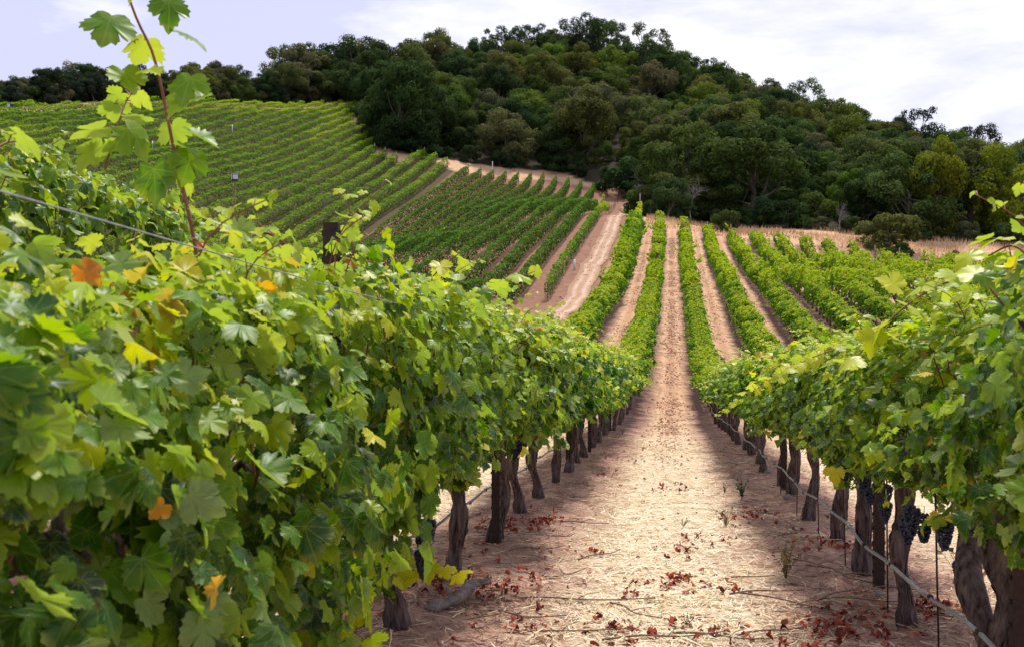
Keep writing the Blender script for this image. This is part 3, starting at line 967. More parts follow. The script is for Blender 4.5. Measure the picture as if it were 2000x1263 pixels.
def hedge_leaves(mb, x0, ya, yb, r, per_m, size, hbot, htop, wid, tint, tmpl, lump=.12, top_yellow=.22):
    L = yb - ya
    if L < .5:
        return
    k = int(L * per_m)
    y = ya + r.random(k) * L
    u = r.random(k)
    hl = 1 + lump * (vnoise(y, y * 0 + x0 * 7.1, .55, 21) - .5) * 2 + lump * .8 * (vnoise(y, y * 0 + x0 * 3.3, 1.7, 22) - .5) * 2
    z = hbot + (htop * hl - hbot) * u ** .8 + .05 * r.normal(0, 1, k) * u
    s = np.where(r.random(k) < .5, -1, 1)
    prof = np.sqrt(np.clip(1 - (np.abs(u - .45) / .62) ** 2, .05, 1))
    wl = 1 + 1.6 * lump * (vnoise(y + 50, s * 9.1 + z * 1.2 + x0, .9, 23) - .5) * 2
    w = wid * prof * wl * (1 - .45 * r.random(k) ** 2)
    topm = r.random(k) < .28
    z = np.where(topm, (htop * hl) - .08 * r.random(k), z)
    w = np.where(topm, (r.random(k)) * wid * .75, w)
    gx_ = x0 + s * w
    gz = H(gx_, y)
    P = np.stack([gx_, y, gz + z], 1)
    tf = np.clip((u - .4) / .6, 0, 1); tf = np.where(topm, 1, tf)
    out = np.stack([s * (1 - .5 * tf), r.normal(0, .4, k), .3 + .8 * tf], 1) + r.normal(0, .25, (k, 3))
    tip = np.stack([s * .4, r.normal(0, .5, k), -1 + .6 * tf], 1) + r.normal(0, .3, (k, 3))
    ti = tint + top_yellow * tf + .1 * (vnoise(y, y * 0 + x0, .35, 24) - .5) + r.normal(0, .07, k)
    keep = vnoise(y, y * 0 + x0 * 1.9, .42, 27) > (.13 + .1 * r.random(k) if wid > .41 else -1)
    ti = np.where(r.random(k) < .01, .8 + .1 * r.random(k), ti)
    add_leaves(mb, P[keep], out[keep], tip[keep], (size * (.7 + .6 * r.random(k)))[keep], ti[keep], tmpl, r)
    # stray shoots above and beside the hedge
    nc = max(2, int(L * .9)); q = int(L * per_m * (.17 if wid > .41 else .02))
    c_y = ya + r.random(nc) * L; c_x = r.normal(0, wid * .6, nc); c_h = (.12 if htop < 1.49 or wid > .41 or wid < .3 else .04) + (.38 if wid > .41 or wid < .3 else .12) * r.random(nc) ** 1.5; i = r.integers(0, nc, q); t_ = r.random(q)
    yy = c_y[i] + r.normal(0, .05, q); xx = x0 + c_x[i] * (1 + .5 * t_) + r.normal(0, .05, q)
    zz = H(xx, yy) + htop * .93 + c_h[i] * t_
    add_leaves(mb, np.stack([xx, yy, zz], 1), r.normal(0, .6, (q, 3)) + [0, 0, .7], r.normal(0, 1, (q, 3)), size * (.5 + .5 * r.random(q)), tint + top_yellow + .05 + r.normal(0, .06, q), tmpl, r)


def post_mesh(name, h=1.75, w=.05, mat='rust', notch=True):
    mb = MB()
    t = .006
    # T-section stake: flange and web, with small notches along the edges
    def box(a, b):
        x0, y0, z0 = a; x1, y1, z1 = b
        v = [(x0, y0, z0), (x1, y0, z0), (x1, y1, z0), (x0, y1, z0), (x0, y0, z1), (x1, y0, z1), (x1, y1, z1), (x0, y1, z1)]
        mb.add(v, [(0, 3, 2, 1), (4, 5, 6, 7), (0, 1, 5, 4), (1, 2, 6, 5), (2, 3, 7, 6), (3, 0, 4, 7)])
    box((-w / 2, -t, -.25), (w / 2, 0, h))
    box((-w / 2, 0, -.25), (-w / 2 + t, w * .55, h - .003))
    box((w / 2 - t, 0, -.25), (w / 2, w * .55, h - .003))
    if notch:
        for i in range(int(h / .1)):
            z = .1 + i * .1
            box((-w / 2 - .007, .004, z), (-w / 2 - .0005, .014, z + .02))
            box((w / 2 + .0005, .004, z), (w / 2 + .007, .014, z + .02))
    return mb.mesh(name, [M[mat]], False)


POST = post_mesh('steel_post')
THINP = MB(); v, f = tube([(0, 0, -.1), (0, 0, 1.0)], .016, 6); THINP.add(v, f); THINP = THINP.mesh('thin_post', [M['rust']])
ENDP = MB(); v, f = tube([(0, 0, -.3), (0, 0, .8), (0, 0, 1.7)], [.07, .065, .06], 10, ridge=.03, rs=rsx); ENDP.add(v, f); ENDP = ENDP.mesh('timber_end_post', [M['end_post']])


def hedge(name, label, group, x0, ya, yb, mesh_args, trunks=1.5, endpost=True, seed=0, thin=False, trunk_from=None):
    r = np.random.default_rng(seed)
    o = bpy.data.objects.new(name, None); COL.objects.link(o)
    z0 = h1(x0, ya)
    o.location = (x0, ya, z0); o.empty_display_size = .5
    tag(o, label, 'vine row', group)
    mb = MB()
    for a in mesh_args:
        hedge_leaves(mb, x0, r=r, **a)
    me = mb.mesh('hedge_foliage', [M['leaf_far']])
    me.transform(__import__('mathutils').Matrix.Translation((-x0, -ya, -z0)))
    link('foliage', me, o)
    if trunks:
        y = trunk_from if trunk_from is not None else ya + .6
        ks = np.arange(y, yb, trunks)[-70:]
        hz = H(np.full(len(ks), x0), ks)
        for i, (yy, zz) in enumerate(zip(ks, hz)):
            q = link('thin_stake' if thin else 'trunk', THINP if thin else TRUNK_FAR[i % 3], o, (r.normal(0, .04), yy - ya, zz - z0), r.random() * 6)
    if endpost:
        link('end_post', POST if thin else ENDP, o, (0, yb - ya + .15, h1(x0, yb + .15) - z0), 0, (1, 1, 1 if not thin else 1.15))
    return o


gA = 'long vine rows of the lane block, far stretches'


def A_args(ya, yb, near):
    m = []
    ed = [ya, min(max(ya, 75), yb), yb]
    for a, b, pm, s in ((ed[0], ed[1], 230, .13), (ed[1], ed[2], 150, .15)):
        if b - a > .5:
            m.append(dict(ya=a, yb=b, per_m=pm, size=s, hbot=.42, htop=1.48, wid=.44, tint=.36, tmpl=LEAF2, lump=.48, top_yellow=.27))
    return m


for ri in range(0, 14):
    x = XR + SP * ri
    ya = yrow(x, (59.8, 60, 60, 58, 56)[ri]) if ri < 5 else (30 if ri < 8 else 38)
    yb = cent_end(x)
    pos = 'bordering the right side of the straw lane' if ri == 0 else f'{ORD[ri]} to the right of the straw lane'
    hedge('vine_hedge', f'green vine row running up to dry grass, {pos}', gA, x, ya, yb, A_args(ya, yb, 0), 1.25, True, 300 + ri)
for ri in range(0, 2):
    x = XL - SP * ri
    ya = yrow(x, 60.2)
    yb = cent_end(x) - .5
    aa = A_args(ya, yb, 0)
    if ri == 1:
        for q in aa:
            q['wid'] = .62; q['htop'] = 1.8; q['tint'] = .33; q['per_m'] *= 1.4
        aa.append(dict(ya=80, yb=102, per_m=120, size=.16, hbot=.5, htop=2.1, wid=.75, tint=.29, tmpl=LEAF2, lump=.2, top_yellow=.1))
        aa.append(dict(ya=yb, yb=yb + 10, per_m=70, size=.15, hbot=.5, htop=1.55, wid=.2, tint=.5, tmpl=LEAF2, lump=.2, top_yellow=.2))
        yb += 10
    pos = 'bordering the left side of the straw lane' if ri == 0 else 'bushier, between the pale track and lane'
    hedge('vine_hedge', f'green vine row running up to dry grass, {pos}', gA, x, ya, yb, aa, 1.25, True, 330 + ri)
gB = 'upright vine rows of the middle block beside the pale track'
for i in range(13):
    x, yb = float(BX[i]), float(BE[i])
    ya = B0S if i == 0 else 56
    ws = [dict(ya=ya, yb=yb - (6 if i < 2 else 0), per_m=180, size=.115, hbot=.42, htop=1.72, wid=.21, tint=.17, tmpl=LEAF2, lump=.08, top_yellow=.07)]
    if i == 0:
        ws = [dict(ya=ya, yb=yb - 42, per_m=90, size=.12, hbot=.45, htop=1.55, wid=.17, tint=.28, tmpl=LEAF2, lump=.15, top_yellow=.12),
              dict(ya=yb - 42, yb=yb - 24, per_m=55, size=.12, hbot=.5, htop=1.3, wid=.15, tint=.42, tmpl=LEAF2, lump=.2, top_yellow=.15)]
    if i == 1:
        ws[0]['yb'] = yb - 20
        ws.append(dict(ya=yb - 20, yb=yb - 4, per_m=14, size=.12, hbot=.5, htop=1.3, wid=.12, tint=.62, tmpl=LEAF2, lump=.2, top_yellow=.1))
    if i > 1:
        ws.append(dict(ya=yb - 4, yb=yb, per_m=20, size=.12, hbot=.5, htop=1.6, wid=.15, tint=.55, tmpl=LEAF2, lump=.2, top_yellow=.1))
    lab = 'slender upright vine row edging the pale dirt track, bare stakes at its top end' if i == 0 else 'upright vine row with a sparse yellow top end, next to the track edge row' if i == 1 else \
        f'dark green upright vine row, {ORD[i]} from the pale dirt track'
    hedge('vine_hedge', lab, gB, x, ya, yb, ws, 1.3, True, 400 + i, thin=True, trunk_from=yb - 60 if i else None)
gC = 'vine rows on the upper left hillside'
for i, x in enumerate(HX):
    x = float(x); yb = float(hill_end(x))
    ya = 62 if x > -70 else 74
    if yb - ya < 8:
        continue
    m1 = yb - 22
    ws = [dict(ya=ya, yb=m1, per_m=150, size=.15, hbot=.3, htop=1.5, wid=.40, tint=.31, tmpl=LEAF3, lump=.15, top_yellow=.14),
          dict(ya=m1, yb=yb, per_m=150, size=.15, hbot=.3, htop=1.5, wid=.40, tint=.34 if i < 9 or i > 18 else .44, tmpl=LEAF3, lump=.16, top_yellow=.16)]
    ws.insert(0, dict(ws[0], yb=min(ya + 38, m1), tint=.41)); ws[1] = dict(ws[1], ya=min(ya + 38, m1))
    lab = 'hillside vine row closest to the red strip of bare earth' if i == 0 else f'green hillside vine row, {ORD[i]} up from the red strip of bare earth'
    hedge('vine_hedge', lab, gC, x, ya, yb, ws, 1.3 if i in (3, 4) else 0, i < 12, 500 + i, trunk_from=yb - 14)

# ------------------------------------------------------------------ posts, stakes, hoses, wires
gp = 'dark steel trellis posts along the straw lane'
for (x, d, lab) in ((XL - .02, 3.75, 'dark steel post top showing above the near leaves of the left row'), (XL + .03, 6.96, 'dark rusted steel post, first bare one in the left row'),
                    (XL, 12.1, 'dark steel post among trunks of the left row, beyond the first bare post'),
                    (XR + .03, 3.42, 'dark steel post at the right picture edge beside the forked vine'), (XR, 5.62, 'dark rusted steel post standing beside a stone, right row'),
                    (XR, 10.45, 'dark steel post further along the right row, beyond the stone')):
    y = yrow(x, d)
    tag(link('steel_post', POST, None, (x, y, surf(x, y)), random.uniform(-.1, .1), (1.15, 1.15, 1.0 if d == 3.75 else .82)), lab, 'post', gp)
for sgn, x in (('left', XL), ('right', XR)):
    for k in range(7):
        y = yrow(x, 15.2 + 4.9 * k)
        tag(link('steel_post', POST, None, (x, y, surf(x, y)), 0, (1, 1, .78)), f'small distant steel post among trunks of the {sgn} lane row', 'post', gp)
gs = 'thin training stakes beside the vines'
ROD = MB(); v, f = tube([(0, 0, -.1), (0, 0, .5), (.004, 0, 1.2)], .0042, 6); ROD.add(v, f); ROD = ROD.mesh('training_stake', [M['rust']])
for k, d in enumerate((4.05, 5.02, 6.25, 7.4, 8.7, 10.0)):
    y = yrow(XR - .08, d)
    o = tag(link('training_stake', ROD, None, (XR - .08, y, surf(XR - .08, y))), ('thin rusty stake in front of the forked trunk', 'thin rusty stake beside the short-armed trunk', 'thin rusty stake left of the stone and steel post',
            'thin rusty stake beyond the swollen trunk base', 'fifth thin stake along the right row', 'small thin stake furthest along the right row')[k], 'stake', gs)
    o.rotation_euler = (0, random.uniform(-.03, .03), 0)


def hose(x, lab, sag_seed, yb=60):
    ys_ = np.arange(.6, yb, .2)
    z = H(np.full(len(ys_), x), ys_) + .36 + (.012) * np.cos(ys_ / 1.24 * 2 * PI) * np.clip(1 - ys_ / 40, 0, 1)
    xs = x + .02 * np.sin(ys_ * 2.1 + sag_seed)
    mb = MB(); v, f = tube(np.stack([xs, ys_, z], 1), .0085, 8); mb.add(v, f)
    o = tag(link('irrigation_hose', mb.mesh('irrigation_hose', [M['hose']])), lab, 'hose')
    mbe = MB()
    for yy in np.arange(2.4, 16, .62):
        i = int(np.argmin(np.abs(ys_ - yy)))
        v, f = tube([(xs[i], yy - .016, z[i]), (xs[i], yy, z[i] - .001), (xs[i], yy + .016, z[i])], [.011, .0135, .011], 8)
        e = MB(); e.add(v, f); link('emitter', e.mesh('emitter', [M['rust']]), o)
        if yy > 12: break
    return o


hose(XR - .13, 'grey irrigation hose strung along the trunks right of the lane', 0)
hose(XL - .12, 'grey irrigation hose strung behind the trunks left of the lane', 2)


def wire(x, h, lab):
    ys_ = np.arange(.5, 60, .6)
    z = H(np.full(len(ys_), x), ys_) + h
    mb = MB(); v, f = tube(np.stack([np.full(len(ys_), x), ys_, z], 1), .0018, 5); mb.add(v, f)
    tag(link('trellis_wire', mb.mesh('trellis_wire', [M['wire']])), lab, 'wire')


wire(XL + .26, 1.50, 'thin pale trellis wire over the top leaves of the left row')
wire(XR, 1.05, 'thin trellis wire inside the leaves of the right row')

# ------------------------------------------------------------------ near ground litter
r = np.random.default_rng(21)


def strew(k, x0, x1, y0, y1, bias=2.0):
    y = y0 + (y1 - y0) * r.random(k) ** bias
    x = x0 + (x1 - x0) * r.random(k)
    return x, y


def blades(k, x, y, lmin, lmax, w, tint, lift=.02, up=0.0):
    z = H(x, y) + relief(x, y) + .004 + lift * r.random(len(x)) ** 2
    a = r.random(len(x)) * 2 * PI
    l = lmin + (lmax - lmin) * r.random(len(x)) ** 1.8
    dz = r.normal(0, .12, len(x)) * l + up * l
    d_ = np.stack([np.cos(a) * l, np.sin(a) * l, dz], 1)
    s_ = np.stack([-np.sin(a), np.cos(a), r.normal(0, .4, len(x))], 1) * w * .5 * (.6 + .8 * r.random((len(x), 1)))
    c_ = np.stack([x, y, z], 1)
    bend = np.stack([-np.sin(a), np.cos(a), np.zeros(len(x))], 1) * (l * r.normal(0, .12, len(x)))[:, None]
    V = np.stack([c_ - d_ / 2 - s_, c_ - d_ / 2 + s_, c_ + bend + s_, c_ + bend - s_, c_ + d_ / 2 + s_ * .5, c_ + d_ / 2 - s_ * .5], 1)
    V[:, :, 2] = np.maximum(V[:, :, 2], (z - lift)[:, None])
    o6 = (np.arange(len(x)) * 6)[:, None]
    Q = np.concatenate([o6 + np.array([[0, 1, 2, 3]]), o6 + np.array([[3, 2, 4, 5]])], 0)
    return V.reshape(-1, 3), Q, np.repeat(tint, 6)


mb = MB()
x, y = strew(85000, -2.7, 2.9, 3.6, 19, 1.7)
dd = np.abs((x - XL + SP * 100) % SP - SP / 2) / (SP / 2)
keep = r.random(len(x)) < np.clip(1.2 - dd * .8 + .7 * (vnoise(x, y, 1.2, 31) - .5), .3, 1)
x, y, dd = x[keep], y[keep], dd[keep]
t = np.clip(.84 - .62 * np.clip((dd - .32) / .33, 0, 1) + r.normal(0, .22, len(x)) + .3 * (vnoise(x, y, .8, 32) - .5), 0, 1)
V, Q, T = blades(0, x, y, .03, .17, .0050, t)
mb.add(V, Q, tint=T)
tag(link('dry_straw', mb.mesh('dry_straw', [M['straw']], False)), 'pale dry straw strewn over the lane between the vine rows', 'straw', kind='stuff')
# fallen red leaves
mb = MB()
cxs = []
for px, py, k, s in ((1630, 1240, 42, .11), (1490, 1275, 16, .12), (1640, 1085, 26, .11), (1560, 1060, 12, .09), (1390, 1060, 14, .12), (1320, 1080, 14, .10), (1330, 1140, 12, .08), (1195, 1235, 26, .12), (1050, 1225, 12, .08), (1820, 1205, 26, .06),
                     (870, 1150, 40, .10), (990, 1040, 50, .13), (960, 1165, 20, .07), (1080, 1030, 14, .06), (1180, 930, 12, .1), (1460, 1010, 22, .14), (1450, 1020, 12, .1), (1310, 960, 20, .18), (1300, 870, 30, .3),
                     (1320, 1150, 8, .05), (1150, 1080, 8, .05), (1330, 1130, 6, .05), (1250, 1160, 7, .06), (1410, 1150, 7, .06), (700, 1230, 30, .2), (880, 1090, 30, .2), (1700, 1230, 14, .1), (1900, 1230, 14, .15), (1390, 1230, 12, .08),
                     (1330, 800, 40, .4), (1270, 800, 40, .3), (1240, 900, 12, .15), (1020, 1140, 12, .1)):
    g = ground_at(px, py)
    k = int(k * (1.7 if s < .2 else .8))
    q = np.stack([g[0] + r.normal(0, s * 1.3, k), g[1] + r.normal(0, s * 1.8, k)], 1)
    cxs.append(q)
q = np.concatenate(cxs + [np.stack(strew(90, -1.9, 2.0, 3.8, 26, 1.5), 1)])
z = H(q[:, 0], q[:, 1]) + relief(q[:, 0], q[:, 1]) + .012 + .02 * r.random(len(q))
k = len(q)
add_leaves(mb, np.column_stack([q, z]), np.stack([r.normal(0, .45, k), r.normal(0, .45, k), np.ones(k)], 1), r.normal(0, 1, (k, 3)) * [1, 1, .3], .015 + .026 * r.random(k), r.random(k), LEAF1, r, curl=3.6)
tag(link('fallen_leaves', mb.mesh('fallen_leaves', [M['red_leaf']])), 'curled red fallen leaves scattered on the lane', 'fallen leaves', kind='stuff')

gt = 'pruned twigs lying on the soil strips'
TW = []
for i in range(4):
    mb = MB(); p = curve([(-.5, 0, .0), (-.2, .04 * r.normal(), .01), (.15, .05 * r.normal(), .012), (.5, .06 * r.normal(), .004)], 12)
    v, f = tube(p, np.linspace(.006, .003, 12), 5); mb.add(v, f)
    b_ = p[6]; v, f = tube([b_, b_ + [.06, .06, .01], b_ + [.14, .10, .012]], [.003, .0025, .0018], 4); mb.add(v, f)
    TW.append(mb.mesh('pruned_twig', [M['twig']]))
for i, (px, py, L, a) in enumerate([(1120, 1172, .9, .1), (1090, 1240, .8, .3), (1000, 1215, .5, -.2), (1180, 1090, .4, .6), (1560, 1190, .7, -.5), (1500, 1170, .45, .3), (1640, 1150, .6, -1.0), (1700, 1200, .5, -.2), (1600, 1120, .4, -.7),
                                     (1100, 1130, .5, 1.0), (1050, 1090, .4, .2), (1130, 1030, .45, -.3), (1540, 1060, .35, .8), (1460, 1130, .4, .4), (1760, 1180, .4, .1), (1300, 1255, .6, .15), (1420, 1245, .5, -.1), (940, 1225, .4, .9),
                                     (1820, 1225, .5, -.4), (1660, 1180, .5, .7), (1240, 1195, .4, -.8), (1510, 1235, .5, .5), (1100, 1060, .3, .5), (1140, 980, .35, .1)]):
    g = ground_at(px, py)
    o = link('twig', TW[i % 4], None, (g[0], g[1], surf(g[0], g[1]) + .012), a, (L, 1, 1))
    tag(o, 'long dark twig lying across the soil below the dead stump' if i == 0 else 'dry brown twig lying on the soil beside the straw lane', 'twig', gt)


def stone_mesh(seed, flat=.6):
    rr = np.random.default_rng(seed)
    v, f = ICO
    k = rr.normal(0, 1, (5, 3)); 
    d_ = 1 + sum(.09 * np.sin(v @ kk * 1.8 + i) for i, kk in enumerate(k))
    vv = v * d_[:, None] * np.array([1, .8, flat])
    mb = MB(); mb.add(vv, f); me = mb.mesh('stone', [M['stone']])
    return me


ST = [stone_mesh(i) for i in range(4)]
for i, (px, py, s, lab) in enumerate(((1692, 1142, .055, 'rounded pale stone at the foot of the steel post'), (1722, 1150, .035, 'small stone just right of the steel post foot'), (1523, 1030, .035, 'dark stone on the soil edge of the lane'),
                                      (1500, 935, .06, 'low stone among the distant trunks of the right row'), (1720, 1190, .03, 'brown clod in front of the stone and post'), (1540, 990, .05, 'flat stone behind a trunk of the right row'),
                                      (1444, 868, .06, 'small distant stone by the right row trunks'), (1245, 770, .12, 'grey rock at the end of the left leaf wall beside the lane'), (1075, 1140, .02, 'tiny pale pebble on the lane edge'))):
    g = ground_at(px, py)
    tag(link('stone', ST[i % 4], None, (g[0], g[1], surf(g[0], g[1]) + s * .2), random.random() * 6, (s, s, s)), lab, 'stone', 'stones on the soil')

# dead gnarled wood by the left row
g = ground_at(880, 1205)
mb = MB()
rr = np.random.default_rng(4)
p = curve([(-.10, -.16, .03), (-.06, -.10, .06), (-.01, .0, .05), (.04, .12, .06), (.10, .25, .10), (.18, .36, .09)], 22)
v, f = tube(p, .034 * (1.35 - .5 * np.linspace(0, 1, 22) + .25 * np.sin(np.linspace(0, 12, 22))), 16, .35, .12, 5, rr); mb.add(v, f)
for a, b in (((.0, .02, .06), (-.06, .14, .14)), ((.05, .15, .07), (.03, .22, .20)), ((-.06, -.12, .05), (-.20, -.14, .02)), ((.12, .28, .1), (.22, .30, .14))):
    a = np.array(a); b = np.array(b); v, f = tube(curve([a, (a + b) / 2 + rr.normal(0, .015, 3), b], 8), np.linspace(.018, .006, 8), 8, .3, .1, 4, rr); mb.add(v, f)
tag(link('dead_stump', mb.mesh('dead_stump', [M['deadwood']]), None, (g[0], g[1], surf(g[0], g[1])), 0, (.75, .9, .75)), 'gnarled grey dead vine stump lying among red leaves', 'stump')


def weed_mesh(seed, h, w, k, leafy, mats):
    rr = np.random.default_rng(seed)
    mb = MB()
    for i in range(k):
        a = rr.random() * 2 * PI; l = h * (.55 + .5 * rr.random()); o_ = w * rr.random()
        p = curve([(0, 0, 0), (math.cos(a) * o_ * .3, math.sin(a) * o_ * .3, l * .5), (math.cos(a) * o_, math.sin(a) * o_, l)], 6)
        v, f = tube(p, np.linspace(.0022, .001, 6), 4); mb.add(v, f, 1 if rr.random() < .5 else 0)
        m_ = leafy
        tt = .25 + .75 * rr.random(m_)
        q = np.stack([np.interp(tt, np.linspace(0, 1, 6), p[:, j]) for j in range(3)], 1)
        add_leaves(mb, q, rr.normal(0, 1, (m_, 3)) + [0, 0, .6], rr.normal(0, 1, (m_, 3)) + [0, 0, .7], h * (.05 + .06 * rr.random(m_)), rr.random(m_), LEAF3, rr, 0)
    return mb.mesh('weed', mats)


for i, (px, py, h, w, k, lf, mats, lab) in enumerate(((1535, 1140, .26, .13, 16, 9, ('weed_dry', 'weed_green'), 'tall straggly half-dry weed on the right side of the lane'), (1449, 982, .20, .08, 18, 12, ('weed_green', 'weed_green'), 'upright green weed tuft on the lane near the right row'),
                                                     (1418, 1030, .14, .12, 14, 6, ('weed_dry', 'weed_green'), 'low sprawling weed nearer than the green tuft'), (1335, 1030, .10, .07, 10, 6, ('weed_dry', 'weed_green'), 'small dry weed in the middle of the lane'),
                                                     (1415, 965, .15, .06, 8, 5, ('weed_dry', 'weed_green'), 'thin weed left of the green tuft'), (1340, 1220, .08, .05, 8, 6, ('weed_green', 'weed_green'), 'tiny green weed low in the lane centre'),
                                                     (1216, 852, .15, .08, 10, 6, ('weed_green', 'weed_dry'), 'small distant weed on the left half of the lane'), (1600, 1095, .07, .05, 8, 6, ('weed_green', 'weed_green'), 'small green weed in the soil beside a trunk'),
                                                     (1890, 1195, .5, .2, 26, 3, ('weed_dry', 'weed_dry'), 'dry grass tuft behind the forked trunk'))):
    g = ground_at(px, py)
    tag(link('weed', weed_mesh(i, h, w, k, lf, [M[mats[0]], M[mats[1]]]), None, (g[0], g[1], surf(g[0], g[1]) - .005)), lab, 'weed', 'weeds on the lane')

# clods and crumbs of earth that roughen the far lanes and the track
M['clod'] = tint_mat('earth_clod', [(0, (.20, .09, .06)), (.5, (.42, .23, .15)), (1, (.66, .46, .32))], .95, .1)
k = 15000
lane = np.concatenate([[-2, -1, -1], np.arange(0, 7), [0, 0, 0]])[r.integers(0, 13, k)]
cx_ = XL + SP / 2 + lane * SP + r.normal(0, .28, k) * np.where(r.random(k) < .6, .6, 1.6)
cyy = 5 + 100 * r.random(k)
tk = lane == -2
cx_ = np.where(tk, -6.35 + r.normal(0, .75, k), cx_); cyy = np.where(tk, 45 + 100 * r.random(k), cyy)
ok = (vnoise(cx_, cyy, .5, 51) + .25 * r.random(k) > .5) & (cyy < np.where(tk, 150, 103))
cx_, cyy = cx_[ok], cyy[ok]
k = len(cx_)
octv = np.array([(1, 0, 0), (0, 1, 0), (-1, 0, 0), (0, -1, 0), (0, 0, 1), (0, 0, -.4)], float)
octf = np.array([(0, 1, 4), (1, 2, 4), (2, 3, 4), (3, 0, 4), (1, 0, 5), (2, 1, 5), (3, 2, 5), (0, 3, 5)])
sz_ = .018 + .05 * r.random(k) ** 2.2 + .0003 * cyy
sz_ *= np.clip(cyy / 30, .28, 1)
a = r.random(k) * 2 * PI
rot = np.stack([np.stack([np.cos(a), -np.sin(a)], -1), np.stack([np.sin(a), np.cos(a)], -1)], -2)
ov = octv[None] * (.7 + .6 * r.random((k, 6, 1)))
ov = np.concatenate([np.einsum('kij,kvj->kvi', rot, ov[:, :, :2]), ov[:, :, 2:] * .7], 2) * sz_[:, None, None]
V = ov + np.stack([cx_, cyy, H(cx_, cyy) + relief(cx_, cyy) + .05 * (lane[ok] == -2)], 1)[:, None]
mb = MB()
mb.add(V.reshape(-1, 3), (octf[None] + (np.arange(k) * 6)[:, None, None]).reshape(-1, 3), tint=np.repeat(r.random(k), 6))
tag(link('soil_clods', mb.mesh('soil_clods', [M['clod']], False)), 'reddish clods of earth scattered along the far lanes', 'soil clods', kind='stuff')

# ------------------------------------------------------------------ dry grass banks
mb = MB()
k = 26000
x = r.random(k) * 62 - 5; y = 98 + r.random(k) * 24
ok = (y > np.interp(x, [ROW_END_A[0], ROW_END_B[0]], [ROW_END_A[1], ROW_END_B[1]]) + 2.5) & ~inside(FOREST + np.array([0, 2.0]), x, y) & (vnoise(x, y, .25, 41) > .33) & (x > -3)
x2 = at(0, 0, 1)[0]
x, y = x[ok], y[ok]
# bank behind the hillside crest
t_ = r.random(9000); c0, c1 = at(60, 214, 142), at(700, 200, 203)
xx = c0[0] + (c1[0] - c0[0]) * t_; yy = c0[1] + (c1[1] - c0[1]) * t_ + r.random(9000) * 6 + 1
x = np.concatenate([x, xx]); y = np.concatenate([y, yy])
z = H(x, y)
a = r.random(len(x)) * 2 * PI; l = .25 + .4 * r.random(len(x))
lean = np.stack([np.cos(a) * .35 * l, np.sin(a) * .35 * l, l], 1)
s_ = np.stack([-np.sin(a), np.cos(a), np.zeros(len(x))], 1) * .035
c_ = np.stack([x, y, z - .02], 1)
V = np.stack([c_ - s_, c_ + s_, c_ + lean], 1).reshape(-1, 3)
o3 = (np.arange(len(x)) * 3)[:, None]
mb.add(V, o3 + np.array([[0, 1, 2]]), tint=np.repeat(np.clip(.55 + .8 * (vnoise(x, y, .3, 42) - .5) + r.normal(0, .18, len(x)), 0, 1), 3))
tag(link('dry_grass', mb.mesh('dry_grass', [M['dry_grass']], False)), 'golden dry grass bank between the vine rows and the wood', 'dry grass', kind='stuff')

# ------------------------------------------------------------------ trees


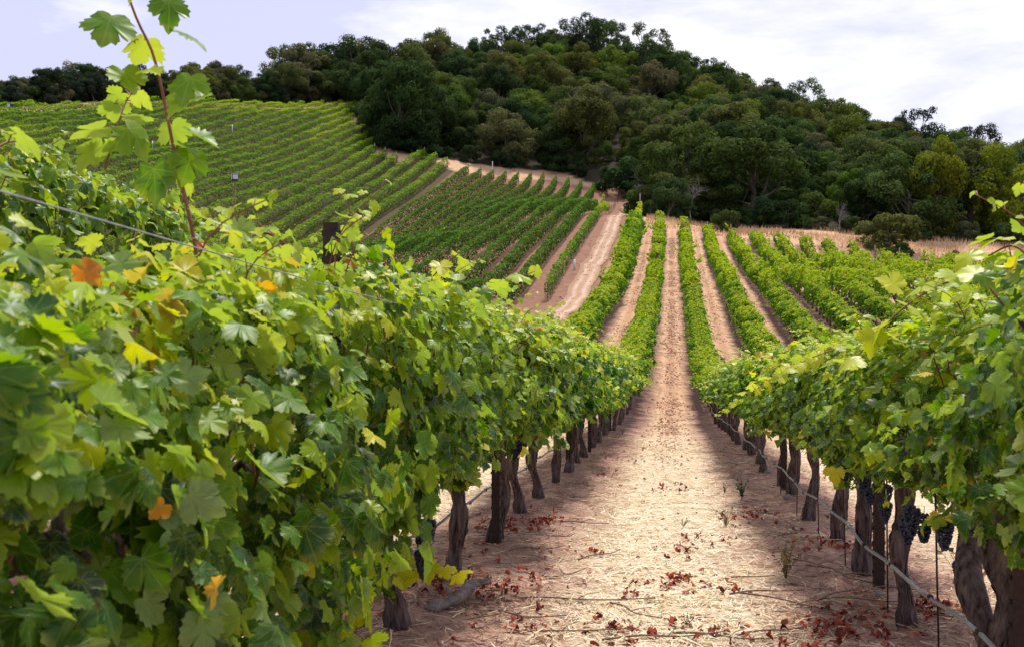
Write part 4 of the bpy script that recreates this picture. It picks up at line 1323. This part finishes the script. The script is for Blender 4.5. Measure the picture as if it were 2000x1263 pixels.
def crown_trunk(name, seed, Ht=8.0, Rw=4.2, lobes=20, leaves=9000, lsize=.30, base=.12, shape='round', gap=0.0):
    rr = np.random.default_rng(seed)
    cs = []
    for i in range(lobes):
        for _ in range(60):
            u = rr.random(); a = rr.random() * 2 * PI
            if shape == 'round':
                zf = base + (1 - base) * u
                prof = math.sqrt(max(.02, 1 - ((zf - .5) / .55) ** 2))
            elif shape == 'cone':
                zf = base + (1 - base) * u; prof = max(.08, (1 - zf) ** .8 * 1.05)
            elif shape == 'open':
                zf = .38 + .6 * u; prof = math.sqrt(max(.03, 1 - ((zf - .62) / .42) ** 2))
            else:   # bush
                zf = .1 + .75 * u; prof = math.sqrt(max(.05, 1 - (zf / .95) ** 2))
            rad = prof * Rw * (.35 + .6 * rr.random() ** .5)
            c = np.array([math.cos(a) * rad, math.sin(a) * rad, zf * Ht])
            lr = Rw * (.16 + .28 * rr.random()) * (.75 if shape in ('cone', 'open') else 1)
            if all(np.linalg.norm(c - q[:3]) > .75 * lr for q in cs):
                break
        cs.append(np.array([*c, lr]))
    cs = np.array(cs)
    mb = MB()
    per = leaves // lobes
    P, Nn, T = [], [], []
    for i, (cx, cy, cz, lr) in enumerate(cs):
        k = int(per * (lr / (Rw * .34)) ** 1.6)
        d_ = norm(rr.normal(0, 1, (k, 3)))
        # sub-clumps: pull directions towards a few twig tips
        tips = norm(rr.normal(0, 1, (40, 3)) + [0, 0, .25])
        d_ = norm(d_ + 2.2 * tips[rr.integers(0, 40, k)])
        rad = lr * (1.02 - .42 * rr.random(k) ** 1.5) * (1 + .13 * np.sin(d_ @ rr.normal(0, 1, 3) * 7))
        p = np.array([cx, cy, cz]) + d_ * rad[:, None] * np.array([1, 1, .82])
        # drop leaves deep inside another lobe
        dm = np.min(np.linalg.norm(p[:, None] - cs[None, :, :3], axis=2) / cs[None, :, 3] + (np.arange(len(cs)) == i)[None] * 9, axis=1)
        ok = (dm > .72) & (p[:, 2] > .05)
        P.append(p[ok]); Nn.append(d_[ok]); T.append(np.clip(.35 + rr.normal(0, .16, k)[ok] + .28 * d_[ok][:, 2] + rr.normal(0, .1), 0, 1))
    P = np.concatenate(P); Nn = np.concatenate(Nn); T = np.concatenate(T)
    k = len(P)
    add_leaves(mb, P, Nn + rr.normal(0, .32, (k, 3)) + [0, 0, .2], rr.normal(0, 1, (k, 3)), lsize * (.55 + .8 * rr.random(k)), T, LEAF3, rr)
    crown = mb.mesh(name + '_crown', [M['crown']])
    mb = MB()
    lean = rr.normal(0, .25, 2)
    p = curve([(0, 0, -.6), (lean[0] * .4, lean[1] * .4, Ht * .15), (lean[0], lean[1], Ht * .32), (lean[0] * 1.2, lean[1] * 1.4, Ht * .6)], 10)
    v, f = tube(p, np.linspace(.30, .12, 10) * Ht / 8, 8, ridge=.06, rs=rr); mb.add(v, f)
    for c in cs[rr.permutation(len(cs))[:max(6, lobes // 2)]]:
        s0 = p[rr.integers(3, 9)]
        v, f = tube(curve([s0, (s0 + c[:3]) / 2 + rr.normal(0, .25, 3), c[:3] + [0, 0, c[3] * .5]], 7), np.linspace(.11, .025, 7) * Ht / 8, 5); mb.add(v, f)
    trunk = mb.mesh(name + '_trunk', [M['tree_bark']])
    return crown, trunk


OAK = [crown_trunk('oak', 900 + i, 8.0, 4.3, 26, 21000, .225, .08) for i in range(5)]
OPEN = [crown_trunk('open_oak', 920 + i, 9.5, 4.6, 26, 13000, .22, .3, 'open') for i in range(3)]
CONE = [crown_trunk('pointed_tree', 940 + i, 9.0, 3.4, 28, 15000, .20, .08, 'cone') for i in range(2)]
BUSH = [crown_trunk('bush', 960 + i, 2.6, 2.0, 13, 5200, .17, .05, 'bush') for i in range(3)]
COLS = {'dark': (.033, .062, .024), 'mid': (.060, .104, .030), 'olive': (.082, .108, .036), 'grey': (.095, .108, .060), 'fresh': (.088, .140, .028), 'yellow': (.155, .185, .018), 'blue': (.026, .040, .027)}


def tree(kind, protos, x, y, s, col, label, cat='tree', group=None, i=0, sz=1.0, sink=.1):
    o = bpy.data.objects.new(kind, None); COL.objects.link(o)
    o.location = (x, y, h1(x, y) - sink); o.rotation_euler = (0, 0, random.random() * 6.28); o.scale = (s * random.uniform(.85, 1.18), s * random.uniform(.85, 1.18), s * sz)
    tag(o, label, cat, group)
    cm, tm = protos[i % len(protos)]
    c = link('crown' if cat == 'tree' else 'foliage', cm, o)
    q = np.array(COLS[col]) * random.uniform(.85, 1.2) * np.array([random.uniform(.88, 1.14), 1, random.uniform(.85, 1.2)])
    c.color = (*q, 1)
    link('trunk' if cat == 'tree' else 'stem', tm, o)
    return o


rt = np.random.default_rng(77)
special = []


def spec(kind, protos, px, pyt, ht, wd, col, label, cat='tree', i=0, dmin=95, dmax=262, last=False):
    """stand a tree of height ht and width wd where its top shows at the given height on the slope"""
    best = None
    for d in np.arange(dmin, dmax, 1.0):
        p = at(px, 400, d); g = h1(p[0], p[1])
        e = abs(proj((p[0], p[1], g + ht))[1] - pyt)
        if best is None or e < best[0]:
            best = (e, p, d)
    p = best[1]
    hp = {id(OAK): (8.6, 8.6), id(OPEN): (9.6, 9.0), id(CONE): (9.6, 6.8), id(BUSH): (2.5, 4.2)}[id(protos)]
    s = wd / hp[1]
    special.append((p[0], p[1], wd * .5))
    if best[2] > 135:
        special.append((p[0] - p[0] / p[1] * 5, p[1] - 5, wd * .42))
    pass
    return tree(kind, protos, p[0], p[1], s, col, label, cat, None, i, ht / hp[0] / s)


spec('pointed_tree', CONE, 1645, 180, 14, 9, 'fresh', 'bright green pointed tree standing out halfway up the right slope')
spec('pointed_tree', CONE, 1040, 96, 13, 7.5, 'fresh', 'pale green pointed tree near the ridge top left of centre', i=1)
spec('pointed_tree', CONE, 1298, 80, 10, 4, 'dark', 'narrow dark spire of a tree on the ridge line')
spec('round_tree', OAK, 1832, 300, 11, 7.5, 'yellow', 'yellow-green tree glowing on the lower right slope', dmin=116, dmax=170)
spec('round_tree', OAK, 1985, 312, 11, 9, 'yellow', 'yellowish tree at the right picture edge above the vines', i=1, dmin=116, dmax=170)
spec('ridge_pine', OPEN, 1185, 40, 14, 11, 'blue', 'tall dark open-crowned tree topping the ridge skyline', dmin=225)
spec('ridge_pine', OPEN, 1140, 60, 11, 7, 'blue', 'dark shorter tree just left of the tallest ridge tree', i=1, dmin=225)
spec('ridge_pine', OPEN, 1790, 195, 13, 10, 'blue', 'dark pine-like tree breaking the skyline on the right slope', i=2, dmin=170)
spec('ridge_pine', OPEN, 1912, 222, 13, 9, 'blue', 'dark flat-topped pine against the sky right of the slope', dmin=160)
spec('ridge_pine', OPEN, 1985, 252, 10, 7, 'blue', 'small dark pine against the sky at the right picture edge', i=1, dmin=160)
spec('round_tree', OAK, 622, 134, 7, 9, 'dark', 'dark round tree at the left end of the red bank', i=2, dmin=203, dmax=216)
spec('round_tree', OAK, 790, 150, 14, 13, 'dark', 'large dark spreading oak at the left corner of the wood', i=3, dmin=160, dmax=185)
spec('round_tree', OAK, 738, 185, 9, 8, 'mid', 'dark round oak filling the left corner of the wood above the bank', i=0, dmin=166, dmax=176)
spec('shrub', BUSH, 805, 268, 4.0, 7, 'dark', 'broad dark shrub under the large spreading oak', 'shrub', i=1, dmin=158, dmax=166)
spec('round_tree', OAK, 830, 190, 10, 11, 'dark', 'dark oak just right of the large spreading oak', i=2, dmin=164, dmax=180)
spec('round_tree', OAK, 1150, 170, 11, 12, 'grey', 'grey-green domed oak in the middle of the wood', i=4)
spec('round_tree', OAK, 1265, 185, 10, 11, 'olive', 'olive green spreading tree above the top of the pale track', i=1)
spec('round_tree', OAK, 1470, 275, 12, 12, 'mid', 'big fresh-leaved dark oak right of the bare tree', i=0, dmin=124, dmax=150)
spec('shrub', BUSH, 1212, 312, 5.0, 8.5, 'dark', 'broad dark shrub mass at the top end of the pale track', 'shrub', i=0, dmin=148, dmax=156)
spec('shrub', BUSH, 1735, 412, 3.9, 6.2, 'olive', 'large rounded olive shrub on the dry grass bank', 'shrub', i=1, dmin=100, dmax=108)
spec('shrub', BUSH, 1752, 470, 1.8, 3.4, 'dark', 'low dark shrub just below the large olive shrub', 'shrub', i=2, dmin=98, dmax=104)
spec('shrub', BUSH, 1860, 484, 1.7, 2.2, 'olive', 'little tree-like shrub alone on the dry grass', 'shrub', i=0, dmin=97, dmax=102)
spec('shrub', BUSH, 1418, 402, 2.6, 3.0, 'mid', 'round green shrub at the wood edge behind the vine row ends', 'shrub', i=1, dmin=108, dmax=114)
spec('shrub', BUSH, 1615, 468, .9, 1.2, 'olive', 'small olive shrub on the grass between two vine row ends', 'shrub', i=2, dmin=102, dmax=107)
spec('shrub', BUSH, 1665, 475, .8, 1.4, 'grey', 'small brownish shrub on the grass left of the large olive one', 'shrub', i=0, dmin=102, dmax=107)
spec('shrub', BUSH, 1540, 405, 3.6, 5.5, 'dark', 'dark shrub in a gap of the wood edge behind the vine row ends', 'shrub', i=1, dmin=118, dmax=124)
spec('shrub', BUSH, 1590, 400, 4.2, 6, 'mid', 'broad green shrub in the wood edge left of the large olive shrub', 'shrub', i=2, dmin=120, dmax=126)
spec('shrub', BUSH, 1490, 410, 3.4, 5, 'dark', 'low dark shrub at the foot of the big oak right of the bare tree', 'shrub', i=0, dmin=119, dmax=124)
spec('shrub', BUSH, 1300, 330, 4.6, 6.5, 'dark', 'dark shrub beside the top of the lane at the wood corner', 'shrub', i=2, dmin=116, dmax=124)

# bare grey trees
def bare_tree(px, d, h, label):
    p0 = at(px, 400, d)
    rr = np.random.default_rng(int(px))
    mb = MB()

    def br(a, dr, l, rad, lev):
        e = a + dr * l
        pts = curve([a, (a + e) / 2 + rr.normal(0, l * .08, 3), e], 5)
        v, f = tube(pts, np.linspace(rad, rad * .6, 5), 5 if lev < 2 else 4, cap=False); mb.add(v, f)
        if lev < 5:
            for _ in range(3 if lev < 4 else 2):
                br(e if rr.random() < .7 else (a + e) / 2, norm(dr + rr.normal(0, .55, 3) + [0, 0, .12]), l * (.62 + .2 * rr.random()), rad * .58, lev + 1)
    br(np.zeros(3), np.array([0, 0, 1.0]), h * .27, h * .022, 0)
    o = bpy.data.objects.new('bare_tree', None); COL.objects.link(o); o.location = (p0[0], p0[1], h1(p0[0], p0[1]) - .1)
    tag(o, label, 'tree')
    link('trunk', mb.mesh('bare_tree', [M['dead_bark']]), o)


bare_tree(1345, 117.5, 6.5, 'bare grey leafless tree in front of the dark oaks by the lane top')
bare_tree(1243, 138, 7.5, 'pale bare-branched tree above the top of the track')
bare_tree(1640, 114, 4.5, 'small bare grey tree at the wood edge above the grass bank')

# the wood: jittered positions inside its outline
cand = []
for gx_ in np.arange(-75, 120, 6.9):
    for gy_ in np.arange(100, 292, 6.9):
        x = gx_ + rt.uniform(-2.4, 2.4); y = gy_ + rt.uniform(-2.4, 2.4)
        cand.append((x, y))
cand = np.array(cand)
ok = inside(FOREST, cand[:, 0], cand[:, 1])
cand = cand[ok]
hz = H(cand[:, 0], cand[:, 1])
pr = np.array([proj((a, b, c + 6)) for (a, b), c in zip(cand, hz)])
ok = (pr[:, 0] > -60) & (pr[:, 0] < 2060)
# keep those whose top can be seen over the hill in front of them
vis = []
for (a, b), c in zip(cand, hz):
    tt = np.linspace(.4, .96, 40)
    top = np.array([a, b, c + 9])
    L = CAM[None] + (top - CAM)[None] * tt[:, None]
    vis.append((L[:, 2] > H(L[:, 0], L[:, 1]) + 4.5).all())
ok &= np.array(vis)
ok &= inside(FOREST, cand[:, 0], cand[:, 1] - 2.5)
cand = cand[ok]
front = []
for k, (x, y) in enumerate(cand):
    if any((x - a) ** 2 + (y - b) ** 2 < c * c for a, b, c in special):
        continue
    px, py, d = proj((x, y, h1(x, y)))
    edge = not (inside(FOREST, np.array([x]), np.array([y - 9]))[0])
    u = rt.random()
    if edge:
        col = 'dark' if u < .5 else 'mid' if u < .72 else 'olive' if u < .86 else 'grey'
    else:
        col = 'dark' if u < .2 else 'mid' if u < .52 else 'olive' if u < .78 else 'grey' if u < .9 else 'fresh'
    zone = 'lower edge' if edge else 'ridge line' if py < np.interp(px, [700, 900, 1180, 1500, 1850, 2000], [170, 170, 160, 240, 340, 380]) else 'slope'
    side = 'left of the pale track' if px < 1210 else 'straight above the lane' if px < 1500 else 'right of the lane'
    nm = {'dark': 'dark green', 'mid': 'mid green', 'olive': 'olive green', 'grey': 'grey green', 'fresh': 'fresh green'}[col]
    pick = 'ridge' if zone == 'ridge line' and rt.random() < .35 else 'oak'
    lab = f'{nm} rounded tree on the {zone} of the wood, {side}' if pick == 'oak' else f'{nm} open-crowned tree on the {zone} of the wood, {side}'
    tree('round_tree' if pick == 'oak' else 'open_tree', OAK if pick == 'oak' else OPEN, x, y, rt.uniform(.68, 1.3) * (1.08 if edge else 1), col, lab, 'tree', 'trees of the wood on the hill', int(rt.integers(0, 50)), rt.uniform(.82, 1.15), .5)
N_WOOD = k
# undergrowth along the wood's edge
E = FOREST[1:17]
gsb = 'shrubs along the edge of the wood'
for i in range(len(E) - 1):
    a, b = E[i], E[i + 1]
    m_ = max(1, int(np.linalg.norm(b - a) / 3.6))
    for j in range(m_):
        p = a + (b - a) * (j + rt.random() * .6) / m_ + rt.normal(0, .5, 2)
        px = proj((p[0], p[1], 10))[0]
        side = 'left of the pale track' if px < 1210 else 'behind the row ends'
        tree('shrub', BUSH, p[0], p[1] + .8, rt.uniform(.7, 1.25), ['dark', 'dark', 'mid', 'grey'][int(rt.integers(0, 4))], f'low dark shrub at the foot of the wood, {side}', 'shrub', gsb, int(rt.integers(0, 9)), rt.uniform(.8, 1.2), .1)
# tree line along the hillside crest on the left
gtl = 'trees along the left skyline above the hillside vines'
xs_px = np.arange(-80, 735, 29)
for row in range(3):
    for px in xs_px + row * 11:
        if 648 < px < 696:
            continue
        d0 = np.interp(px, [-250, 0, 350, 700], [121, 141, 171, 205]) + 5 + row * 6 + rt.uniform(-1.5, 1.5)
        p = at(px + rt.uniform(-9, 9), 200, d0)
        topy = np.interp(px, [-80, 0, 100, 200, 300, 400, 470, 520, 560, 640, 700, 760], [135, 138, 120, 108, 118, 92, 108, 128, 82, 74, 72, 80]) + rt.uniform(-8, 30)
        g = h1(p[0], p[1])
        ht = max(4.0, (at(px, topy, d0)[2] - g) * (.86 if px < 540 else 1.0))
        op = row == 0 and rt.random() < .3 or row > 0 and rt.random() < .45
        col = ['blue', 'dark', 'blue', 'mid', 'olive', 'grey'][int(rt.integers(0, 6))]
        if row == 0 and rt.random() < .55:
            ht *= .7
        nm = {'dark': 'dark green', 'mid': 'mid green', 'olive': 'olive green', 'grey': 'grey green', 'blue': 'blackish green'}[col]
        if op:
            tree('open_tree', OPEN, p[0], p[1], ht / 10.2, col, f'{nm} open-crowned tree on the left skyline above the hillside vines', 'tree', gtl, int(rt.integers(0, 9)), 1.0, .3)
        else:
            tree('round_tree', OAK, p[0], p[1], ht / 9.0, col, f'{nm} rounded tree on the left skyline above the hillside vines', 'tree', gtl, int(rt.integers(0, 9)), 1.0, .4)
for px in np.arange(-60, 640, 24):
    d0 = np.interp(px, [-250, 0, 350, 700], [121, 141, 171, 205]) + 3.5
    if 110 < px < 330 and rt.random() < .8:
        continue
    p = at(px + rt.uniform(-8, 8), 200, d0)
    tree('shrub', BUSH, p[0], p[1], rt.uniform(.8, 1.3), ['dark', 'blue', 'grey'][int(rt.integers(0, 3))], 'low dark shrub under the left skyline trees', 'shrub', 'shrubs under the left skyline trees', int(rt.integers(0, 9)), 1.1, .1)

# ------------------------------------------------------------------ nest boxes, marker tubes, end stakes


def nest_box(px, py, d, w, label, rz):
    p = at(px, py, d)
    g = h1(p[0], p[1])
    h = p[2] - g
    o = bpy.data.objects.new('nest_box', None); COL.objects.link(o); o.location = (p[0], p[1], g); o.rotation_euler = (0, 0, rz)
    tag(o, label, 'nest box')

    def boxm(nm, a, b, mat):
        mb = MB(); x0, y0, z0 = a; x1, y1, z1 = b
        mb.add([(x0, y0, z0), (x1, y0, z0), (x1, y1, z0), (x0, y1, z0), (x0, y0, z1), (x1, y0, z1), (x1, y1, z1), (x0, y1, z1)], [(0, 3, 2, 1), (4, 5, 6, 7), (0, 1, 5, 4), (1, 2, 6, 5), (2, 3, 7, 6), (3, 0, 4, 7)])
        link(nm, mb.mesh(nm, [M[mat]], False), o)
    mb = MB(); v, f = tube([(0, 0, -.3), (0, 0, h - w * .5)], .06, 8); mb.add(v, f); link('pole', mb.mesh('pole', [M['pole']]), o)
    boxm('box', (-w / 2, -w / 2, h - w * .5), (w / 2, w / 2, h + w * .45), 'box_dark')
    boxm('front_panel', (-w * .38, -w / 2 - .03, h - w * .40), (w * .42, -w / 2 - .002, h + w * .33), 'box_white')
    boxm('side_panel', (-w / 2 - .03, -w / 2, h - w * .45), (-w / 2 - .002, w / 2, h + w * .42), 'box_white')
    boxm('roof', (-w * .56, -w * .58, h + w * .452), (w * .56, w * .56, h + w * .53), 'box_white')
    return o


nest_box(459, 346, 96, .60, 'pale blue-fronted nest box on a pole among the hillside vines', TH + .35)
nest_box(20, 207, 133, .55, 'small white nest box on a pole at the far left of the hillside', TH - .3)
TUBE = MB(); v, f = tube([(0, 0, -.05), (0, 0, .5), (0, 0, 1.0)], .07, 8); TUBE.add(v, f); TUBE = TUBE.mesh('marker_tube', [M['white_tube']])
for px, d, s, lab in ((815, 154.5, 1.3, 'white marker tube at the dark wood edge, upper end of the hillside rows'), (962, 156.5, 1.5, 'white marker tube in front of the dark wood, left of the red bank'),
                      (1122, 76, .8, 'white grow tube beside the second upright vine row'), (1071, 68, .8, 'white grow tube lower down by the second upright vine row'), (454, 150, 1.2, 'thin white marker high on the hillside vines'),
                      (298, 128, 1.0, 'small white marker in the left hillside vines')):
    p = at(px, 400, d)
    tag(link('marker_tube', TUBE, None, (p[0], p[1], h1(p[0], p[1]) + (.6 if px in (454, 298) else 0)), 0, (1, 1, s)), lab, 'marker', 'white marker tubes')
for px, d, s, lab in ((1186, 149, 1.25, 'dark stake standing at the top end of the sparse yellow row'), (1209, 150, 1.5, 'tall dark stake where the pale track meets the wood'), (1250, 114, 1.6, 'grey timber post beside the shrub at the lane row tops')):
    p = at(px, 400, d)
    tag(link('end_stake', ENDP if px == 1250 else POST, None, (p[0], p[1], h1(p[0], p[1])), 0, (1.3, 1.3, s)), lab, 'stake', 'stakes at the top of the track')

# ------------------------------------------------------------------ sky and sun
EL, AZ = math.radians(64), math.radians(12)    # sun ahead and to the right; azimuth from +Y towards +X
w = bpy.data.worlds.new('World'); scene.world = w; w.use_nodes = True
nt = w.node_tree
for nd in list(nt.nodes):
    nt.nodes.remove(nd)
sky = N(nt, 'ShaderNodeTexSky', sky_type='NISHITA', sun_disc=False, sun_elevation=EL, sun_rotation=AZ, air_density=1.0, dust_density=1.5, ozone_density=1.5)
tc = N(nt, 'ShaderNodeTexCoord')
mp = N(nt, 'ShaderNodeMapping'); mp.inputs['Scale'].default_value = (1.0, 1.0, 3.2); nt.links.new(tc.outputs['Generated'], mp.inputs['Vector'])
dv2 = N(nt, 'ShaderNodeVectorMath', operation='DOT_PRODUCT'); nt.links.new(tc.outputs['Generated'], dv2.inputs[0]); dv2.inputs[1].default_value = (math.sin(.22) * .95, math.cos(.22) * .95, .30)
n1 = noise(nt, 2.1, 7, .55, mp.outputs[0], dist=.4)
n2 = noise(nt, 7.0, 6, .6, mp.outputs[0])
cl = mathn(nt, 'ADD', mathn(nt, 'MULTIPLY', n1, .72), mathn(nt, 'MULTIPLY', n2, .28))
# brighter cloud towards the sun
dv = N(nt, 'ShaderNodeVectorMath', operation='DOT_PRODUCT')
nt.links.new(tc.outputs['Generated'], dv.inputs[0]); dv.inputs[1].default_value = (math.sin(AZ) * .93, math.cos(AZ) * .93, .36)
sunf = mathn(nt, 'POWER', mathn(nt, 'MAXIMUM', dv2.outputs['Value'], 0.0), 14.0)
base = mix(nt, ramp(nt, [(.49, (0, 0, 0)), (.63, (1, 1, 1))], mathn(nt, 'ADD', cl, mathn(nt, 'MULTIPLY', sunf, .03))), (5.2, 5.2, 6.9), (8.5, 8.35, 8.7))
cloudcol = mix(nt, mathn(nt, 'MULTIPLY', sunf, .12), base, (9.6, 9.4, 9.8))
fin = mix(nt, .86, sky.outputs[0], cloudcol)
bg = N(nt, 'ShaderNodeBackground'); bg.inputs['Strength'].default_value = .125
nt.links.new(fin, bg.inputs['Color'])
wo = N(nt, 'ShaderNodeOutputWorld'); nt.links.new(bg.outputs[0], wo.inputs[0])

sd = bpy.data.lights.new('sun', 'SUN'); so = bpy.data.objects.new('sun', sd); COL.objects.link(so)
sd.energy = 3.8; sd.angle = math.radians(10); sd.color = (1.0, .95, .87)
dirv = Vector((math.sin(AZ) * math.cos(EL), math.cos(AZ) * math.cos(EL), math.sin(EL)))
so.rotation_euler = (-dirv).to_track_quat('-Z', 'Y').to_euler()
so.location = (0, 0, 60)

vs = scene.view_settings
scene.display_settings.display_device = 'sRGB'
vs.view_transform = 'Standard'; vs.look = 'None'; vs.gamma = 1.0; vs.exposure = 0.24; vs.use_curve_mapping = False
scene.render.engine = 'CYCLES'
cy = scene.cycles
cy.max_bounces = 5; cy.diffuse_bounces = 3; cy.glossy_bounces = 1; cy.transmission_bounces = 4; cy.transparent_max_bounces = 4
cy.caustics_reflective = False; cy.caustics_refractive = False
cy.use_denoising = True
cy.sample_clamp_indirect = 4
print('OBJ', len(bpy.data.objects), 'wood', N_WOOD, 'vines', sum(o.name.startswith('grapevine') for o in bpy.data.objects))
